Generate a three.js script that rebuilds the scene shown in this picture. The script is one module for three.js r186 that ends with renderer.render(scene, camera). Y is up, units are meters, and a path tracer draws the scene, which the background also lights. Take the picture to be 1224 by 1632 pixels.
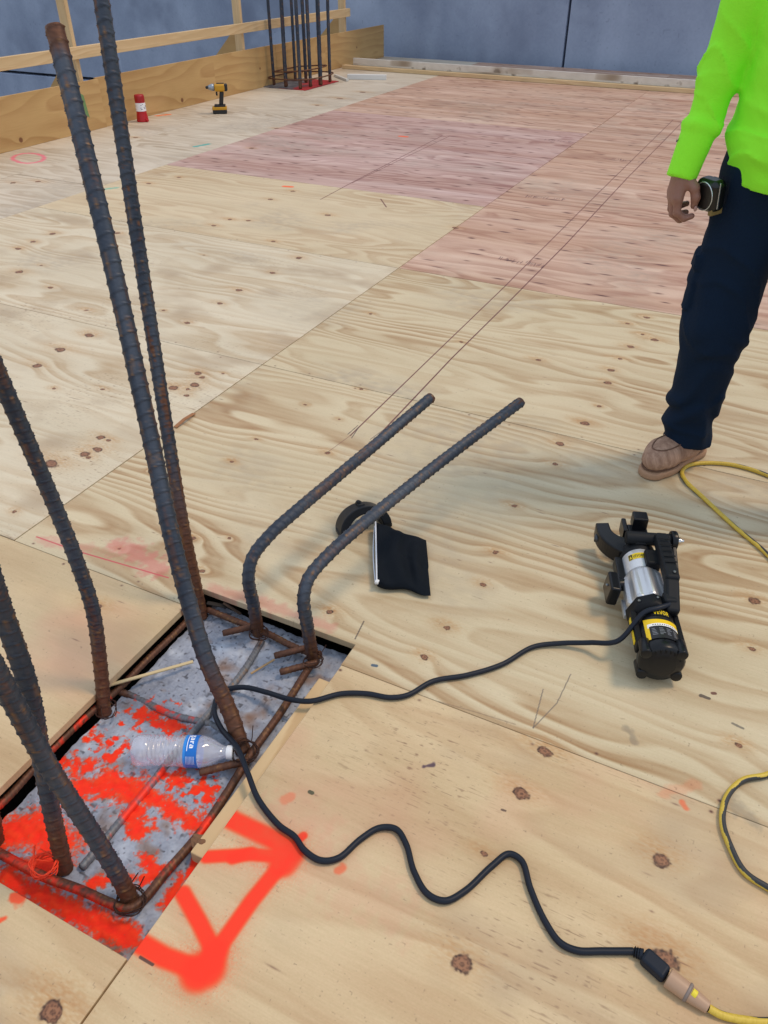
import * as THREE from 'three';
import { RoundedBoxGeometry } from 'three/addons/geometries/RoundedBoxGeometry.js';
import { mergeGeometries } from 'three/addons/utils/BufferGeometryUtils.js';
import { ImprovedNoise } from 'three/addons/math/ImprovedNoise.js';

// ---------------------------------------------------------------- camera, sky, sun, exposure
const scene = new THREE.Scene();
const camera = new THREE.PerspectiveCamera(66.12, 0.75, 0.05, 1000);
camera.position.set(1.660, 1.336, 4.723);
{
  const yaw = -0.4613, pitch = 0.6330;
  camera.lookAt(camera.position.x + Math.sin(yaw) * Math.cos(pitch), camera.position.y - Math.sin(pitch), camera.position.z - Math.cos(yaw) * Math.cos(pitch));
}
const renderer = new THREE.WebGLRenderer({ antialias: true });
renderer.toneMapping = THREE.LinearToneMapping;
renderer.toneMappingExposure = 0.95;
renderer.shadowMap.enabled = true;
renderer.setSize(768, 1024);
{ // pale, thinly overcast sky
  const w = 256, h = 128, data = new Float32Array(w * h * 4);
  for (let j = 0; j < h; j++) for (let i = 0; i < w; i++) {
    const e = Math.max(0, (j + 0.5) / h - 0.5) * 2, o = (j * w + i) * 4;   // 0 at the horizon, 1 at the zenith
    const k = Math.pow(e, 0.6), a = i / w * Math.PI * 2;
    const cl = 0.88 + 0.05 * Math.sin(a * 3 + e * 9) * Math.sin(e * 14 + 1.3 * Math.sin(a * 2));
    const lo = j < h / 2;
    data[o] = (lo ? 0.35 : (0.95 - 0.23 * k)) * cl; data[o + 1] = (lo ? 0.34 : (1.02 - 0.15 * k)) * cl; data[o + 2] = (lo ? 0.33 : (1.12 - 0.02 * k)) * cl; data[o + 3] = 1;
  }
  const t = new THREE.DataTexture(data, w, h, THREE.RGBAFormat, THREE.FloatType);
  t.mapping = THREE.EquirectangularReflectionMapping; t.magFilter = THREE.LinearFilter; t.needsUpdate = true;
  scene.background = t; scene.environment = t;
}
const sun = new THREE.DirectionalLight(0xffe2c0, 1.5);
sun.position.set(4.5, 11, -3.5); sun.target.position.set(0, 0, 0);
sun.castShadow = true; sun.shadow.radius = 22; sun.shadow.mapSize.set(2048, 2048);
Object.assign(sun.shadow.camera, { left: -9, right: 9, top: 9, bottom: -9, near: 0.5, far: 40 });
scene.add(sun, sun.target);

// ---------------------------------------------------------------- helpers
let seed = 7;
const rnd = () => { seed = (seed * 1664525 + 1013904223) >>> 0; return seed / 4294967296; };
const rr = (a, b) => a + (b - a) * rnd();
const clamp = (x, a = 0, b = 1) => x < a ? a : x > b ? b : x;
const ss = (a, b, x) => { const t = clamp((x - a) / (b - a)); return t * t * (3 - 2 * t); };
const V = (x, y, z) => Array.isArray(x) ? new THREE.Vector3(x[0], x[1], x[2]) : new THREE.Vector3(x, y, z);
const LAT = new Float32Array(65536); for (let i = 0; i < 65536; i++) LAT[i] = rnd() * 2 - 1;
function vn(x, y) { // value noise, -1..1
  const xf = Math.floor(x), yf = Math.floor(y); let u = x - xf, v = y - yf; u = u * u * (3 - 2 * u); v = v * v * (3 - 2 * v);
  const x0 = xf & 255, x1 = (xf + 1) & 255, y0 = (yf & 255) << 8, y1 = ((yf + 1) & 255) << 8;
  const a = LAT[y0 | x0], b = LAT[y0 | x1], c = LAT[y1 | x0], d = LAT[y1 | x1];
  return a + (b - a) * u + (c - a + (a - b - c + d) * u) * v;
}
const fbm = (x, y, n = 4) => { let s = 0, a = 0.5; for (let i = 0; i < n; i++) { s += a * vn(x, y); x = x * 2.03 + 17.1; y = y * 2.03 + 9.7; a *= 0.5; } return s; };
const P3 = new ImprovedNoise(), n3 = (x, y, z) => P3.noise(x, y, z);
function texture(w, h, fn, srgb = true) {
  const d = new Uint8Array(w * h * 4), c = [0, 0, 0];
  for (let j = 0; j < h; j++) for (let i = 0; i < w; i++) {
    fn((i + 0.5) / w, (j + 0.5) / h, c, i, j); const o = (j * w + i) * 4;
    d[o] = clamp(c[0], 0, 255); d[o + 1] = clamp(c[1], 0, 255); d[o + 2] = clamp(c[2], 0, 255); d[o + 3] = 255;
  }
  const t = new THREE.DataTexture(d, w, h); t.magFilter = t.minFilter = THREE.LinearFilter; t.wrapS = t.wrapT = THREE.RepeatWrapping;
  if (srgb) t.colorSpace = THREE.SRGBColorSpace; t.needsUpdate = true; return t;
}
const mat = (color, roughness = 0.7, o = {}) => new THREE.MeshStandardMaterial({ color, roughness, ...o });
const dull = (r, g, b, roughness = 0.6, specularIntensity = 0.4) => new THREE.MeshPhysicalMaterial({ color: new THREE.Color(r, g, b), roughness, specularIntensity });
const taken = {};
const numbered = (n) => { const k = taken[n] = (taken[n] ?? -1) + 1; return k ? `${n}_${String(k).padStart(3, '0')}` : n; };
function mesh(name, geo, m, parent = scene) {
  const g = Array.isArray(geo) ? join(geo) : geo, o = new THREE.Mesh(g, m); o.name = parent === scene ? numbered(name) : name;
  o.castShadow = o.receiveShadow = true; parent.add(o); return o;
}
function join(list) { return mergeGeometries(list.map((g) => { const k = g.index ? g.toNonIndexed() : g; for (const a of Object.keys(k.attributes)) if (!['position', 'normal', 'uv', 'color'].includes(a)) k.deleteAttribute(a); return k; })); }
function tag(o, label, category, group) { Object.assign(o.userData, { label, category }); if (group) o.userData.group = group; return o; }
function thing(name, label, category, pos = [0, 0, 0], group) { const o = new THREE.Group(); o.name = numbered(name); o.position.set(...pos); scene.add(o); return tag(o, label, category, group); }
const structure = (o) => { o.userData.kind = 'structure'; return o; };
const place = (g, x = 0, y = 0, z = 0, rx = 0, ry = 0, rz = 0) => { g.applyMatrix4(new THREE.Matrix4().compose(V(x, y, z), new THREE.Quaternion().setFromEuler(new THREE.Euler(rx, ry, rz)), V(1, 1, 1))); return g; };
const rbox = (w, h, d, r = 0.004, s = 2) => new RoundedBoxGeometry(w, h, d, s, Math.min(r, w / 2.01, h / 2.01, d / 2.01));
const lathe = (pts, n = 28) => new THREE.LatheGeometry(pts.map((p) => new THREE.Vector2(p[0], p[1])), n);
function between(geo, a, b) { // geometry along +y from 0 to |b-a| laid from a to b
  const d = V(b).sub(V(a)), q = new THREE.Quaternion().setFromUnitVectors(V(0, 1, 0), d.clone().normalize());
  geo.applyMatrix4(new THREE.Matrix4().compose(V(a), q, V(1, 1, 1))); return geo;
}
function rod(a, b, r0, r1 = r0, n = 14) { const L = V(a).distanceTo(V(b)); return between(lathe([[0, 0], [r0 * 0.9, 0], [r0, r0 * 0.12], [r1, L - r1 * 0.12], [r1 * 0.9, L], [0, L]], n), a, b); }
const curve = (pts, tension = 0.5, closed = false) => new THREE.CatmullRomCurve3(pts.map((p) => V(p)), closed, 'centripetal', tension);
const tube = (pts, r, seg = 120, rad = 10) => new THREE.TubeGeometry(curve(pts), seg, r, rad);
function plank(a, b, w, h, o = {}) { // a board lying from a to b (base line), w wide, h high
  const A = V(a), B = V(b), L = A.distanceTo(B), g = rbox(L, h, w, o.r ?? 0.003, 1), d = B.clone().sub(A).normalize();
  const uv = g.attributes.uv, p = g.attributes.position; for (let i = 0; i < p.count; i++) uv.setXY(i, p.getX(i) * 0.4 + (o.u ?? 0), (p.getY(i) + p.getZ(i)) * 0.8 + (o.v ?? 0));
  const y = V(0, 1, 0), z = new THREE.Vector3().crossVectors(d, y).normalize(), up = new THREE.Vector3().crossVectors(z, d);
  const m = new THREE.Matrix4().makeBasis(d, up, z).setPosition(A.add(B).multiplyScalar(0.5).addScaledVector(up, h / 2)); g.applyMatrix4(m); return g;
}

// ---------------------------------------------------------------- marks on the deck (spray paint, chalk): distances in metres
function segDist(px, pz, a, b) { const dx = b[0] - a[0], dz = b[1] - a[1], t = clamp(((px - a[0]) * dx + (pz - a[1]) * dz) / (dx * dx + dz * dz + 1e-9)); return Math.hypot(px - a[0] - dx * t, pz - a[1] - dz * t); }
function lineDist(px, pz, l) { let d = 9; for (let i = 1; i < l.length; i++) { const k = segDist(px, pz, l[i - 1], l[i]); if (k < d) d = k; } return d; }
const marks = [];
function mark(pts, w, color, o = {}) {
  const m = { pts: pts.length === 1 ? [pts[0], pts[0]] : pts, w, color, soft: o.soft ?? 0.3, a: o.a ?? 1, rough: o.rough ?? 0, halo: o.halo ?? 0 };
  const xs = m.pts.map((p) => p[0]), zs = m.pts.map((p) => p[1]), e = w * (1.6 + (m.halo ? 2.5 : 0)) + 0.004;
  m.box = [Math.min(...xs) - e, Math.max(...xs) + e, Math.min(...zs) - e, Math.max(...zs) + e]; marks.push(m);
}
const ORANGE = [255, 46, 0];
for (const [pts, w] of [
  [[[1.0211, 4.3435], [1.0727, 4.3432], [1.1409, 4.3339]], 0.0165], [[[1.1409, 4.3339], [1.1435, 4.2972], [1.1481, 4.2027], [1.1611, 4.1019]], 0.0145], [[[1.162, 4.0948], [1.1188, 4.0902], [1.0307, 4.0914], [1.0004, 4.089]], 0.019],
  [[[1.1596, 4.108], [1.0942, 4.135], [1.0302, 4.1721]], 0.0125], [[[1.0337, 4.2447], [1.0892, 4.2722], [1.141, 4.3006]], 0.014], [[[1.1379, 4.3365], [1.1458, 4.3273]], 0.03], [[[1.1428, 4.2997], [1.1455, 4.3136]], 0.021],
  [[[1.1611, 4.1019], [1.1599, 4.1211]], 0.026], [[[1.1593, 4.0729], [1.1644, 4.0593]], 0.008], [[[1.0969, 4.131], [1.0741, 4.153]], 0.012]])
  mark(pts, w, ORANGE, { soft: 0.75, a: 0.94, halo: 0.26 });
for (const [pts, w, a] of [[[[1.2545, 4.0886], [1.2608, 4.0816]], 0.008, 0.45], [[[1.094, 4.0099], [1.0986, 4.0015]], 0.01, 0.25], [[[0.7923, 4.4134], [0.7891, 4.4185]], 0.006, 0.7], [[[0.7791, 4.3781], [0.7912, 4.377]], 0.012, 0.7], [[[1.777, 3.6777], [1.7857, 3.6884]], 0.006, 0.4], [[[1.7429, 3.6703], [1.7946, 3.626]], 0.012, 0.12]]) mark(pts, w, ORANGE, { a, soft: 0.9, rough: 0.6 });
// red line chalk blown over the sheets near the column
mark([[0.0431, 3.6206], [0.183, 3.6185], [0.4781, 3.5956]], 0.0022, [196, 70, 78], { a: 0.8, soft: 0.8 });
mark([[0.278, 3.5536], [0.3306, 3.5516], [0.4259, 3.5769]], 0.035, [205, 92, 92], { a: 0.42, soft: 1.2, rough: 0.8 });
mark([[0.0743, 3.6237], [0.2076, 3.5974]], 0.02, [205, 100, 100], { a: 0.25, soft: 1.2, rough: 0.8 });
mark([[0.6001, 3.5811], [0.7153, 3.5684], [0.931, 3.5677]], 0.02, [205, 95, 90], { a: 0.3, soft: 1.3, rough: 0.7 });
mark([[1.1106, 4.069], [1.2922, 4.1117], [1.3603, 4.1024]], 0.05, [214, 130, 110], { a: 0.13, soft: 1.3, rough: 0.9 });
mark([[1.1214, 4.0202], [1.1667, 4.027]], 0.05, [214, 130, 110], { a: 0.1, soft: 1.3, rough: 0.9 });
// snapped chalk lines running away over the deck
const CH = [92, 48, 44];
mark([[0.5585, 2.7578], [0.5579, 2.07], [0.5587, 1.2274], [0.5414, -0.5712], [0.5243, -3.3872]], 0.0023, CH, { a: 0.85, soft: 0.7 });
mark([[0.6424, 2.7073], [0.6332, 2.0583], [0.6393, 1.4568], [0.6424, 0.5014], [0.6212, -1.1127], [0.6153, -3.6]], 0.0026, CH, { a: 0.9, soft: 0.7 });
mark([[0.5422, 2.8879], [0.5585, 2.7578]], 0.0014, CH, { a: 0.4, soft: 0.8 });
mark([[0.5472, 2.7543], [0.5499, 2.6883]], 0.0014, [70, 60, 60], { a: 0.8 }); mark([[0.5699, 2.7701], [0.5576, 2.6939]], 0.0014, [70, 60, 60], { a: 0.8 });
mark([[0.6529, 2.7646], [0.6409, 2.6714]], 0.0014, [70, 60, 60], { a: 0.8 }); mark([[0.6292, 2.7498], [0.6409, 2.6714]], 0.0014, [70, 60, 60], { a: 0.6 });
mark([[-0.9797, 0.3062], [-1.0017, -0.1666], [-1.057, -1.8238]], 0.0032, CH, { a: 0.75, soft: 0.8 }); mark([[-0.9936, -0.1338], [-0.9962, -1.8255]], 0.0032, CH, { a: 0.6, soft: 0.8 });
mark([[-0.6475, 0.1271], [-0.5345, 0.276]], 0.004, CH, { a: 0.7 });
mark([[1.0127, 3.5739], [1.004, 3.5125]], 0.0016, [80, 70, 62], { a: 0.7 }); mark([[1.4679, 3.6365], [1.4554, 3.5254]], 0.0012, [95, 88, 82], { a: 0.6 }); mark([[1.4679, 3.6365], [1.4935, 3.5495], [1.4978, 3.4557]], 0.0012, [95, 88, 82], { a: 0.6 });
mark([[1.2641, 3.6592], [1.3474, 3.6503], [1.4319, 3.6435]], 0.0015, [120, 100, 80], { a: 0.4 });
// layout dots and rings
mark([[-3.5932, 0.3464], [-3.6409, 0.2784], [-3.6474, 0.2117], [-3.6125, 0.1711], [-3.5449, 0.1616], [-3.4544, 0.1872], [-3.3796, 0.2418], [-3.3353, 0.3095], [-3.3316, 0.3733], [-3.3658, 0.4117], [-3.4302, 0.4216], [-3.5135, 0.3967], [-3.5932, 0.3464]], 0.017, [250, 84, 120], { a: 0.6, soft: 1.2, rough: 0.55 });
mark([[-2.6268, -0.579], [-2.5851, -0.7012]], 0.02, [40, 165, 160], { a: 0.75, soft: 0.9, rough: 0.5 });
mark([[-2.3718, 0.7205], [-2.32, 0.66]], 0.02, [90, 180, 160], { a: 0.55, soft: 0.9, rough: 0.5 });
mark([[-1.3562, 0.1344], [-1.3032, 0.1262]], 0.015, [255, 95, 40], { a: 0.9, soft: 0.8 }); mark([[-1.358, -1.6489], [-1.301, -1.6489]], 0.018, [255, 95, 40], { a: 0.9, soft: 0.8 });
mark([[-3.7389, -1.4773], [-3.6859, -1.5725]], 0.025, [255, 100, 40], { a: 0.75, soft: 0.8, rough: 0.5 });
// scuffs, footprints, dropped crumbs of dirt
mark([[1.3017, 3.8235], [1.3163, 3.813]], 0.005, [72, 52, 66], { a: 0.85, soft: 0.8, rough: 0.7 }); mark([[1.0875, 3.6293], [1.096, 3.6273]], 0.004, [70, 90, 110], { a: 0.9 });
mark([[1.1276, 3.9749], [1.1334, 3.9751]], 0.004, [60, 62, 40], { a: 0.8 }); mark([[1.4731, 3.8461], [1.4803, 3.8455]], 0.002, [80, 60, 50], { a: 0.8 });
mark([[1.7693, 3.3899], [1.785, 3.3899]], 0.004, [60, 50, 45], { a: 0.7, rough: 0.6 }); mark([[1.7903, 3.3716], [1.7952, 3.3692]], 0.004, [90, 50, 40], { a: 0.8 }); mark([[1.8397, 3.4381], [1.8613, 3.4419]], 0.003, [80, 75, 70], { a: 0.6, rough: 0.6 });
mark([[1.8646, 3.6299], [1.8777, 3.6458], [1.9017, 3.6631]], 0.014, [90, 92, 90], { a: 0.22, soft: 1.2, rough: 0.9 }); mark([[1.6441, 3.5494], [1.6627, 3.5756]], 0.008, [90, 85, 80], { a: 0.3, soft: 1, rough: 0.9 });
mark([[1.0381, 4.3603], [1.0639, 4.3604]], 0.0024, [70, 50, 45], { a: 0.8 });
// grade stamps on the red sheets, too worn to read: broken rows of ink
for (const [a, b] of [[[0.1489, 0, -0.3454], [0.4019, 0, -0.3714]], [[0.3929, 0, -1.6266], [0.6953, 0, -1.5977]], [[0.3986, 0, 0.8582], [0.6514, 0, 0.8711]], [[-0.2509, 0, -2.0526], [0.0268, 0, -2.0556]]]) {
  const k = V(b).sub(V(a)); for (let i = 0; i < 26; i++) { const t = i / 26 + rr(-0.01, 0.01), x = a[0] + k.x * t, z = a[2] + k.z * t; if (rnd() < 0.8) mark([[x, z + rr(-0.03, 0)], [x + rr(-0.006, 0.006), z + rr(0.0, 0.035)]], rr(0.002, 0.0035), [80, 52, 52], { a: rr(0.25, 0.7), rough: 0.6 }); }
}
const mixc = (c, k, a) => { c[0] += (k[0] - c[0]) * a; c[1] += (k[1] - c[1]) * a; c[2] += (k[2] - c[2]) * a; };
function applyMarks(list, x, z, c) {
  for (const m of list) {
    const b = m.box; if (x < b[0] || x > b[1] || z < b[2] || z > b[3]) continue;
    let d = lineDist(x, z, m.pts) / m.w; if (m.rough) d += m.rough * (fbm(x * 60, z * 60, 3) + 0.1) * 1.4;
    let a = m.a * (1 - ss(1 - m.soft * 0.5, 1 + m.soft * 0.5, d));
    if (m.halo) a = Math.max(a, m.halo * Math.exp(-Math.max(0, d - 0.9) * 1.7) * (0.55 + 0.9 * vn(x * 900, z * 900)));
    if (a > 0.003) mixc(c, m.color, clamp(a));
  }
}
// ---------------------------------------------------------------- plywood deck
const KNOTS = [...[[1.5074, 3.6817, 0.0153], [1.4964, 3.7969, 0.0157], [1.7646, 3.8137, 0.018], [1.5096, 4.1386, 0.0182], [1.8023, 3.986, 0.0213], [0.9726, 4.4842, 0.0203], [1.8581, 3.491, 0.009], [1.4744, 3.9441, 0.0079], [1.8419, 3.0165, 0.014], [1.8537, 3.1939, 0.0116]],
  ...[[1.1832, 3.5541, 0.0115], [1.1915, 3.4436, 0.012], [1.2146, 3.2586, 0.0112], [1.1992, 3.1223, 0.0118], [1.1753, 2.8965, 0.0109], [1.2168, 2.625, 0.0118], [1.1968, 2.5004, 0.0143], [1.2332, 2.3322, 0.0149], [1.2477, 2.1923, 0.0088], [1.2297, 1.9973, 0.0139], [1.2155, 1.8881, 0.0143], [1.2251, 1.7729, 0.0123], [1.2384, 1.6431, 0.0151], [0.3008, 3.0652, 0.0099], [0.434, 3.4336, 0.0086], [0.5458, 2.8862, 0.01], [0.4721, 2.6791, 0.0064], [0.8579, 2.9119, 0.0076], [0.4364, 2.4498, 0.0092], [0.3151, 2.6422, 0.0066], [0.2926, 2.9159, 0.0082], [0.9131, 3.521, 0.0108], [0.5221, 3.39, 0.0069]],
  ...[[1.2333, 1.3079, 0.0136], [1.1752, 1.4126, 0.0107], [1.2558, 1.4969, 0.0104], [1.3112, 1.5326, 0.0154], [0.9425, 1.9247, 0.0122], [0.6113, 1.9049, 0.0102], [0.1439, 1.8053, 0.011]],
  ...[[-0.1968, 3.3271, 0.0256], [-0.1431, 3.2389, 0.016], [-0.1287, 3.1979, 0.0182], [-0.1721, 3.1364, 0.0145], [-0.1359, 3.1407, 0.0123], [-0.119, 3.2478, 0.0099], [-0.7982, 2.6866, 0.0251], [-0.7689, 2.8364, 0.0193], [-0.1831, 2.7499, 0.0184], [-0.1265, 2.6943, 0.0185], [-0.173, 2.6142, 0.0166], [-0.1389, 2.6323, 0.0117], [-0.1276, 2.7335, 0.0114], [-0.1014, 2.7745, 0.0113], [-0.4069, 2.8712, 0.0092], [-0.5708, 2.9466, 0.0092], [0.3922, 3.7611, 0.0139], [0.5397, 3.5347, 0.0082], [-0.102, 3.5653, 0.009], [0.2836, 3.5599, 0.0068], [0.1055, 3.2178, 0.0058], [-0.0879, 2.5723, 0.0071]],
  ...[[-1.9594, 1.5726, 0.0209], [-1.9461, 1.726, 0.0169], [-1.9288, 1.8464, 0.0199], [-1.6181, 1.9873, 0.0126], [-1.6461, 2.1024, 0.0216], [-1.3473, 2.1928, 0.0147], [-0.9983, 2.3281, 0.0111], [-0.7928, 2.5275, 0.0208], [-0.5345, 1.8288, 0.0176], [-0.5166, 2.0011, 0.0141], [-1.6451, 1.4055, 0.0174], [-0.5108, 2.2431, 0.0134], [-2.1285, 0.2536, 0.0172], [-2.2024, 0.4769, 0.0167], [-1.126, 0.8856, 0.0146], [-1.2354, 0.9116, 0.0146], [-1.2471, 1.0538, 0.0143], [-0.9861, 1.4953, 0.0097], [-0.5226, 1.3111, 0.0193], [-0.522, 1.5593, 0.0154], [-0.7867, 1.1443, 0.0136], [-0.7677, 0.5829, 0.0185], [0.0016, 0.4803, 0.0177], [-1.2621, 0.4447, 0.0157], [-1.2377, 0.2164, 0.0162], [-0.6923, 2.1774, 0.0083]],
  ...[[-2.1913, -0.7171, 0.0195], [-2.4424, -1.4665, 0.0215], [-2.7035, -2.6027, 0.0244], [-2.7001, -3.0489, 0.0318], [-2.6772, -3.4977, 0.033], [-3.2691, -0.6324, 0.0205], [-2.9024, 0.7648, 0.0211], [-3.0281, 0.8633, 0.021]]];
const KIND = { // light and dark wood (as seen on the sheets), bands per metre, contrast, warp, freckles
  cream: { lo: [212, 199, 172], hi: [172, 142, 104], K: 11, c: 0.46, w: 1.3, blotch: 9 },
  pale: { lo: [208, 196, 176], hi: [160, 138, 112], K: 13, c: 0.5, w: 0.9, blotch: 12 },
  golden: { lo: [210, 192, 158], hi: [170, 136, 98], K: 9, c: 0.5, w: 1.7, blotch: 9 },
  band: { lo: [206, 190, 156], hi: [156, 120, 80], K: 15, c: 0.62, w: 0.9, blotch: 8 },
  near: { lo: [206, 182, 142], hi: [168, 130, 90], K: 9, c: 0.42, w: 1.1, blotch: 12 },
  red: { lo: [200, 166, 142], hi: [142, 94, 74], K: 18, c: 0.46, w: 0.45, blotch: 14 },
  rose: { lo: [194, 162, 150], hi: [138, 92, 84], K: 18, c: 0.46, w: 0.45, blotch: 14 },
};
function plywood(x0, x1, z0, z1, kind, ppm, sd) {
  const k = KIND[kind], w = Math.min(2048, Math.round((x1 - x0) * ppm)), h = Math.min(2048, Math.round((z1 - z0) * ppm));
  const kn = KNOTS.filter((q) => q[0] > x0 - 0.1 && q[0] < x1 + 0.1 && q[1] > z0 - 0.1 && q[1] < z1 + 0.1).map((q) => [q[0], q[1], q[2], rr(0.5, 1), rnd() * 9, rr(2.2, 3.6), q[2] > 0.0135 ? 0.78 : rr(0.55, 0.74)]);
  const ml = marks.filter((m) => m.box[0] < x1 && m.box[1] > x0 && m.box[2] < z1 && m.box[3] > z0);
  const red = kind === 'red' || kind === 'rose', freck = [];
  if (red) for (let z = z0 + 0.06; z < z1; z += 0.135) { const off = rr(0, 0.3); for (let x = x0 + off; x < x1; x += rr(0.16, 0.34)) if (rnd() < 0.88) freck.push([x, z + rr(-0.045, 0.045), rr(0.014, 0.036), rr(0.005, 0.010), rr(0.5, 1)]); }
  else for (let i = 0; i < 45; i++) freck.push([rr(x0, x1), rr(z0, z1), rr(0.003, 0.012), rr(0.0008, 0.0018), rr(0.2, 0.55)]);
  const nails = []; if (!red) for (let a = x0 + 0.03; a < x1; a += 0.2) { nails.push([a + rr(-0.03, 0.03), z0 + 0.012 + rr(0, 0.008)], [a + rr(-0.03, 0.03), z1 - 0.012 - rr(0, 0.008)]); } for (const q of nails) if (rnd() < 0.6) freck.push([q[0], q[1], 0.0034, 0.0028, rr(0.5, 1)]);
  const rows = new Map(); for (const f of freck) for (let r = Math.floor((f[1] - f[3] * 3) * 20); r <= Math.floor((f[1] + f[3] * 3) * 20); r++) { if (!rows.has(r)) rows.set(r, []); rows.get(r).push(f); }
  const near = ppm > 600;
  return texture(w, h, (u, v, c) => {
    const x = x0 + u * (x1 - x0), z = z0 + v * (z1 - z0), X = x + sd * 3.7, Z = z + sd * 5.3;
    const lowA = fbm(X * 0.62, Z * 3.4, 3), lowB = vn(X * 0.3 + 40, Z * 1.5 + 11), wv = vn(X * 4.2, Z * 9);
    let H = z * 0.62 + k.w * 0.42 * lowA + 0.35 * lowB + 0.034 * wv + 0.020 * vn(X * 2.2 + 8, Z * 17) + 0.010 * vn(X * 7, Z * 30), core = 0, ring = 0, halo = 0, kr = 0;
    for (const q of kn) {
      const dx = x - q[0], dz = z - q[1]; if (dx > 0.16 || dx < -0.16 || dz > 0.09 || dz < -0.09) continue;
      const r = q[2], wob = q[6] + 0.2 * vn(dx / r * 1.3 + q[4] * 7, dz / r * 1.3 + q[4]) + 0.08 * vn(dx / r * 5, dz / r * 5 + q[4]), e = Math.hypot(dx / 1.15, dz) / (r * wob);
      H += 0.055 * q[3] * Math.exp(-(dx * dx / (r * r * 14) + dz * dz / (r * r * 5)));
      core = Math.max(core, 1 - ss(0.78, 1.06, e)); ring = Math.max(ring, Math.exp(-((e - 0.92) ** 2) * 40)); kr = core ? e : kr;
      const e2 = Math.hypot((dx + r * 0.5) / q[5], (dz + r * 0.7) / 1.5) / r; halo = Math.max(halo, 0.55 * q[3] * Math.exp(-e2 * e2 * 0.75) * (0.7 + 0.7 * vn(x * 150 + q[4], z * 420)));
    }
    let b = H * k.K + 0.35 * vn(X * 0.9 + 3, Z * 5); b -= Math.floor(b); const m = 0.6 + 0.5 * vn(X * 1.9 + 7, Z * 7.5);
    const dark = (Math.pow(b, 1.5) * (1 - ss(0.78, 1, b)) * 1.25 + 0.22 * ss(0.38, 0.5, b) * (1 - ss(0.5, 0.66, b))) * m * (1 + 0.35 * vn(X * 6, Z * 90));
    const gm = fbm(X * 1.7 + 33, Z * 1.9 + 71, 4), fib = vn(X * 11, Z * 300), fib2 = vn(X * 30 + 5, Z * 620), bl = fbm(X * 2.2, Z * 5.5, 3);
    const a = clamp(k.c * dark * 1.35 + 0.05 * fib);
    c[0] = k.lo[0]; c[1] = k.lo[1]; c[2] = k.lo[2]; mixc(c, k.hi, a);
    const t = k.blotch * bl + 3.2 * fib + (near ? 3.2 * fib2 : 2 * fib2) + (near ? 3 * vn(x * 420, z * 700) : 0);
    c[0] += t; c[1] += t * 1.03; c[2] += t * 1.1;
    if (red) { const s2 = vn(X * 1.3, Z * 24), s3 = vn(X * 0.7 + 30, Z * 8); c[0] += 10 * s2 + 9 * s3; c[1] += 13 * s2 + 13 * s3; c[2] += 13 * s2 + 15 * s3; }
    if (kind === 'near' || kind === 'cream') { // fine checks and grime caught in the grain
      const ck = vn(X * 62, Z * 460 + 3), ms = vn(X * 3.1 + 9, Z * 4.3); if (ck > 0.6) mixc(c, [112, 82, 60], (ck - 0.6) * 1.8 * clamp(-0.05 + 1.3 * ms)); const pk = kind === 'near' ? fbm(X * 4 + 90, Z * 6, 3) : 0; if (pk > 0.16) mixc(c, [206, 150, 122], (pk - 0.14) * 0.9); const gr = fbm(X * 5 + 60, Z * 7, 3); if (gr > 0.12) mixc(c, [168, 146, 118], (gr - 0.12) * 1.1);
    }
    if (gm > 0.1) mixc(c, [150, 138, 124], (gm - 0.1) * 0.7 * (0.7 + 0.6 * vn(X * 38, Z * 60))); const spk = vn(X * 210, Z * 260); if (spk > 0.86) mixc(c, [96, 74, 58], (spk - 0.86) * 3.2);
    if (halo > 0.01) mixc(c, [176, 118, 62], clamp(halo));
    if (core > 0) { mixc(c, kr < 0.25 ? [112, 72, 50] : [142, 94, 66], core * 0.85); mixc(c, [70, 40, 26], core * clamp(0.3 * Math.sin(kr * 13) + 0.5 * vn(x * 420, z * 420))); }
    if (ring > 0.02) mixc(c, [52, 30, 20], clamp(ring * (0.6 + 0.5 * vn(x * 260, z * 260))));
    const fl = rows.get(Math.floor(z * 20)); if (fl) for (const f of fl) { const e = Math.hypot((x - f[0]) / f[2], (z - f[1]) / f[3]); if (e < 2.4) mixc(c, [80, 46, 38], f[4] * (Math.exp(-e * e * 0.9) )); }
    applyMarks(ml, x, z, c);
  });
}
const floor = structure(new THREE.Group()); floor.name = 'floor'; scene.add(floor);
function sheetGeo(poly, b) {
  const s = new THREE.Shape(poly.map((p) => new THREE.Vector2(p[0], -p[1])));
  const g = new THREE.ExtrudeGeometry(s, { depth: 0.017, bevelEnabled: true, bevelThickness: 0.001, bevelSize: 0.001, bevelOffset: -0.001, bevelSegments: 1, steps: 1 });
  g.rotateX(-Math.PI / 2); g.translate(0, -0.018, 0);
  const p = g.attributes.position, uv = g.attributes.uv; for (let i = 0; i < p.count; i++) uv.setXY(i, (p.getX(i) - b[0]) / (b[1] - b[0]), (p.getZ(i) - b[2]) / (b[3] - b[2]));
  return g;
}
const sharedSheet = {};
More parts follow.
